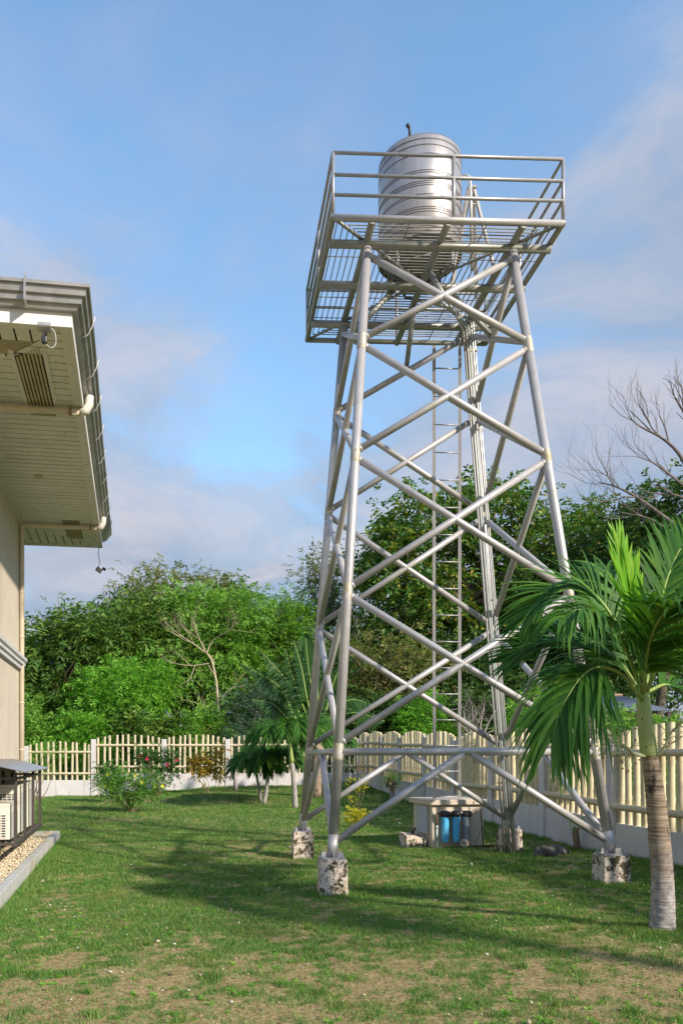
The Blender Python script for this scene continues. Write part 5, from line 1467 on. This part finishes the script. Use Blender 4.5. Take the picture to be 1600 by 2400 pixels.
# ------------------------------------------------------------------ rock
rb0 = at(1292, 2012, 11.75); rb0.z = gz1(rb0.x, rb0.y)
rg = np.random.RandomState(19)
nu, nv = 30, 16
vs, fs = [], []
for i in range(nv + 1):
    th = math.pi * i / nv
    for j in range(nu):
        ph = 2 * math.pi * j / nu
        dx, dy, dz = math.sin(th) * math.cos(ph), math.sin(th) * math.sin(ph), math.cos(th)
        nn = float(fbm(np.array([dx * 1.7 + 5 + dz]), np.array([dy * 1.7 + 3 - dz * .7]), 3)[0])
        n2_ = float(fbm(np.array([dx * 5 + 5 + dz * 3]), np.array([dy * 5 + 3 - dz * 2]), 4)[0])
        r_ = .72 + .55 * nn + .22 * n2_
        vs.append(rb0 + Vector((dx * .235 * r_, dy * .17 * r_, .03 + max(dz, -.5) * .13 * r_)))
for i in range(nv):
    for j in range(nu): fs.append((i * nu + j, i * nu + (j + 1) % nu, (i + 1) * nu + (j + 1) % nu, (i + 1) * nu + j))
tag(MB().add(vs, fs, False).build('rock', M['rock'], None, rb0), 'dark craggy boulder on the lawn before the right footing', 'rock')

# ------------------------------------------------------------------ lawn cover
def in_house(x, y):
    o = (x - W0.x) * N_.x + (y - W0.y) * N_.y; s = (x - W0.x) * E_.x + (y - W0.y) * E_.y
    return (o < KO + .01) & (s < .16)
def scatter(rng, n, y0, y1, power=1.0):
    """random spots on the lawn inside the fences and the view, thicker towards y0"""
    y = y0 + (y1 - y0) * rng.rand(n) ** power
    xl = np.maximum(-.345 * y - .5, -7); xr = np.minimum(.56 * y + .5, 6.15 - .0803 * y)
    x = xl + (xr - xl) * rng.rand(n)
    k = ~in_house(x, y)
    return x[k], y[k]
def blades(rng, x, y, h, w, lean):
    n = len(x)
    z = gz(x, y) - .004
    a = rng.uniform(0, 6.283, n); b = rng.uniform(0, 6.283, n)
    ln = lean * rng.uniform(.3, 1.3, n)
    base = np.stack([x, y, z], -1)
    wv = np.stack([np.cos(b), np.sin(b), np.zeros(n)], -1) * w[:, None] * .5
    tip = base + np.stack([np.cos(a) * ln * h, np.sin(a) * ln * h, h], -1)
    v = np.stack([base - wv, base + wv, tip], 1).reshape(-1, 3)
    return v, np.arange(3 * n).reshape(-1, 3)
rng = np.random.RandomState(101)
Vs, Fs, nb = [], [], 0
for n, y0, y1, pw, h0, h1, w0_, w1_ in ((330000, 4.3, 9.2, 1.1, .012, .036, .0042, .0080), (240000, 9.0, 16, 1.15, .016, .044, .007, .013), (170000, 15.5, 29, 1.1, .02, .06, .009, .018)):
    x, y = scatter(rng, n, y0, y1, pw)
    cv = cover(x, y) * .85 + .15 * vnoise(x * 9, y * 9, 2)
    k = rng.rand(len(x)) < np.clip(cv, .07, 1)
    x, y, cv = x[k], y[k], cv[k]
    hh_ = rng.uniform(h0, h1, len(x)) * (.45 + .55 * cv + .5 * vnoise(x * 2.2, y * 2.2, 8)) * np.where(rng.rand(len(x)) < .03, 1.9, 1)
    v, f = blades(rng, x, y, hh_, rng.uniform(w0_, w1_, len(x)), 1.1)
    Vs.append(v); Fs.append(f + nb); nb += len(v)
# longer tufts round posts, footings and stems
tufts = [(3.5, 6.78, .32, 5200), (.95, 9.2, .27, 900), (4.1, 9.35, .27, 900), (.8, 12.5, .27, 700), (4.08, 12.4, .32, 1200)] + [(5.0 - .0803 * (d - 16) - .12, d, .22, 420) for d in np.arange(9.5, 28, .6)] + [(float(W0.x + E_.x * s + N_.x * (KO + .05)), float(W0.y + E_.y * s + N_.y * (KO + .05)), .22, 500) for s in np.arange(-8, .2, .4)]
cx2, cy2 = scatter(rng, 260, 4.4, 15, 1.0)
tufts += [(float(a), float(b), float(r), int(n)) for a, b, r, n in zip(cx2, cy2, rng.uniform(.03, .10, len(cx2)), rng.uniform(25, 130, len(cx2)))]
for tx, ty, r, n in tufts:
    a = rng.uniform(0, 6.283, n); q = r * np.sqrt(rng.rand(n)) * rng.uniform(.6, 1.4, n)
    x, y = tx + q * np.cos(a), ty + q * np.sin(a)
    k = ~in_house(x, y); x, y = x[k], y[k]
    v, f = blades(rng, x, y, rng.uniform(.03, .08, len(x)), rng.uniform(.004, .007, len(x)), .7)
    Vs.append(v); Fs.append(f + nb); nb += len(v)
tag(link('lawn_grass', np_mesh('lawn_grass', np.concatenate(Vs), np.concatenate(Fs)), M['grass'], None, (0, 0, 0)), 'short patchy green grass covering the lawn', 'grass', kind='stuff')
Vs, Fs, nb = [], [], 0
for n, y0, y1, h0, h1, w in ((120000, 4.3, 8.5, .006, .022, .0032), (45000, 8.4, 16, .01, .03, .006), (20000, 16, 29, .015, .04, .012)):
    x, y = scatter(rng, n, y0, y1, 1.0)
    k = rng.rand(len(x)) < (1.05 - cover(x, y)) * (.35 + .65 * vnoise(x * 2.3, y * 2.3, 9))
    x, y = x[k], y[k]
    v, f = blades(rng, x, y, rng.uniform(h0, h1, len(x)), np.full(len(x), w), 2.4)
    Vs.append(v); Fs.append(f + nb); nb += len(v)
tag(link('dry_grass', np_mesh('dry_grass', np.concatenate(Vs), np.concatenate(Fs)), M['drygrass'], None, (0, 0, 0)), 'dry straw coloured grass in the worn parts of the lawn', 'grass', kind='stuff')
# weeds: small flat rosettes
x, y = scatter(rng, 900, 4.4, 11, 1.0); k = fbm(x * 1.3, y * 1.3, 12) > .5; x, y = x[k], y[k]
P = np.stack([x, y, gz(x, y) + .006], -1)
P = np.repeat(P, 5, 0); n = len(P)
a = rng.uniform(0, 6.283, n)
D = unit(np.stack([np.cos(a), np.sin(a), rng.uniform(.25, .9, n)], -1))
tag(link('lawn_weeds', leaf_mesh('lawn_weeds', sprigs(rng, P, D, 2, .025, .030, .011, .3)), M['l_neem'], None, (0, 0, 0)), 'small bright green weeds dotted through the near lawn', 'weeds', kind='stuff')
# pebbles and fallen leaves
x, y = scatter(rng, 3200, 4.4, 24, 1.0)
k = rng.rand(len(x)) < np.clip((fbm(x * .7, y * .7, 4) - .36) * 5, .06, 1); x, y = x[k], y[k]
sz = (.004 + .011 * rng.rand(len(x)) ** 2) * np.where(rng.rand(len(x)) < .04, 2.2, 1)
v, f = rock_verts(rng, len(x), np.stack([x, y, gz(x, y) + sz * .4 + .008], -1), sz, .7)
tag(link('lawn_pebbles', np_mesh('lawn_pebbles', v, f), M['pebble'], None, (0, 0, 0)), 'pale pebbles scattered over the lawn', 'pebbles', kind='stuff')
x, y = scatter(rng, 1100, 4.4, 20, 1.0)
P = np.stack([x, y, gz(x, y) + .02], -1); a = rng.uniform(0, 6.283, len(x))
D = np.stack([np.cos(a), np.sin(a), rng.uniform(-.05, .15, len(x))], -1)
sd_ = np.stack([-np.sin(a), np.cos(a), np.zeros(len(x))], -1)
l_ = rng.uniform(.02, .05, (len(x), 1))
L4 = np.stack([P, P + D * l_ * .5 + sd_ * l_ * .28, P + D * l_, P + D * l_ * .5 - sd_ * l_ * .28 + np.array([0, 0, .006])], 1)
tag(link('fallen_leaves', leaf_mesh('fallen_leaves', L4), M['litter'], None, (0, 0, 0)), 'brown fallen leaves scattered over the lawn', 'leaves', kind='stuff')

# ------------------------------------------------------------------ trees on the neighbouring plot to the right (outside the picture; they shade the lawn)
for i, (x_, y_, h_, r_) in enumerate([(7.6, 1.5, 6.2, 1.35)]):
    rgx = np.random.RandomState(200 + i)
    b = Vector((x_, y_, gz1(x_, y_)))
    t = thing('tree', 'slender open crowned tree just beyond the side fence right of the lawn', 'tree', b, G1)
    C = np.array([x_, y_, h_ - r_ * .5])[None] + unit(rgx.normal(0, 1, (42, 3))) * np.array([r_, r_, r_ * .75]) * rgx.uniform(.4, 1, (42, 1))
    mb = MB(); top = b + Vector((0, 0, h_ - r_))
    limb(mb, b, top, .16, .1, rgx, .04, 6, 8)
    for c in C[:26]: limb(mb, top - Vector((0, 0, .6)), Vector(c), .06, .02, rgx, .1, 5, 5)
    mb.build('trunk', M['bark'], t)
    nl_ = 60
    P = C[rgx.randint(0, len(C), nl_)] + rgx.normal(0, .30, (nl_, 3))
    leaf_obj('crown', sprigs(rgx, P, unit(rgx.normal(0, 1, (nl_, 3))), 4, .42, .2, .08, .35), MA, t)

for i, (x_, y_, h_) in enumerate([(7.7, 7.4, 2.9)]):
    rgx = np.random.RandomState(230 + i)
    b = Vector((x_, y_, gz1(x_, y_)))
    t = thing('bush', ['tall bush behind the side fence nearest the camera', 'tall bush behind the side fence right of the tall palm'][i], 'bush', b, G2)
    C = np.array([x_, y_, h_ * .62])[None] + unit(rgx.normal(0, 1, (34, 3))) * np.array([.75, .9, h_ * .36]) * rgx.uniform(.4, 1, (34, 1))
    mb = MB()
    for c in C[:16]: limb(mb, b, Vector(c), .03, .01, rgx, .1, 5, 5)
    mb.build('stems', M['bark'], t)
    P = C[rgx.randint(0, len(C), 420)] + rgx.normal(0, .2, (420, 3))
    leaf_obj('foliage', sprigs(rgx, P, unit(rgx.normal(0, 1, (420, 3))), 4, .3, .14, .06, .35), M['l_shrub'], t)
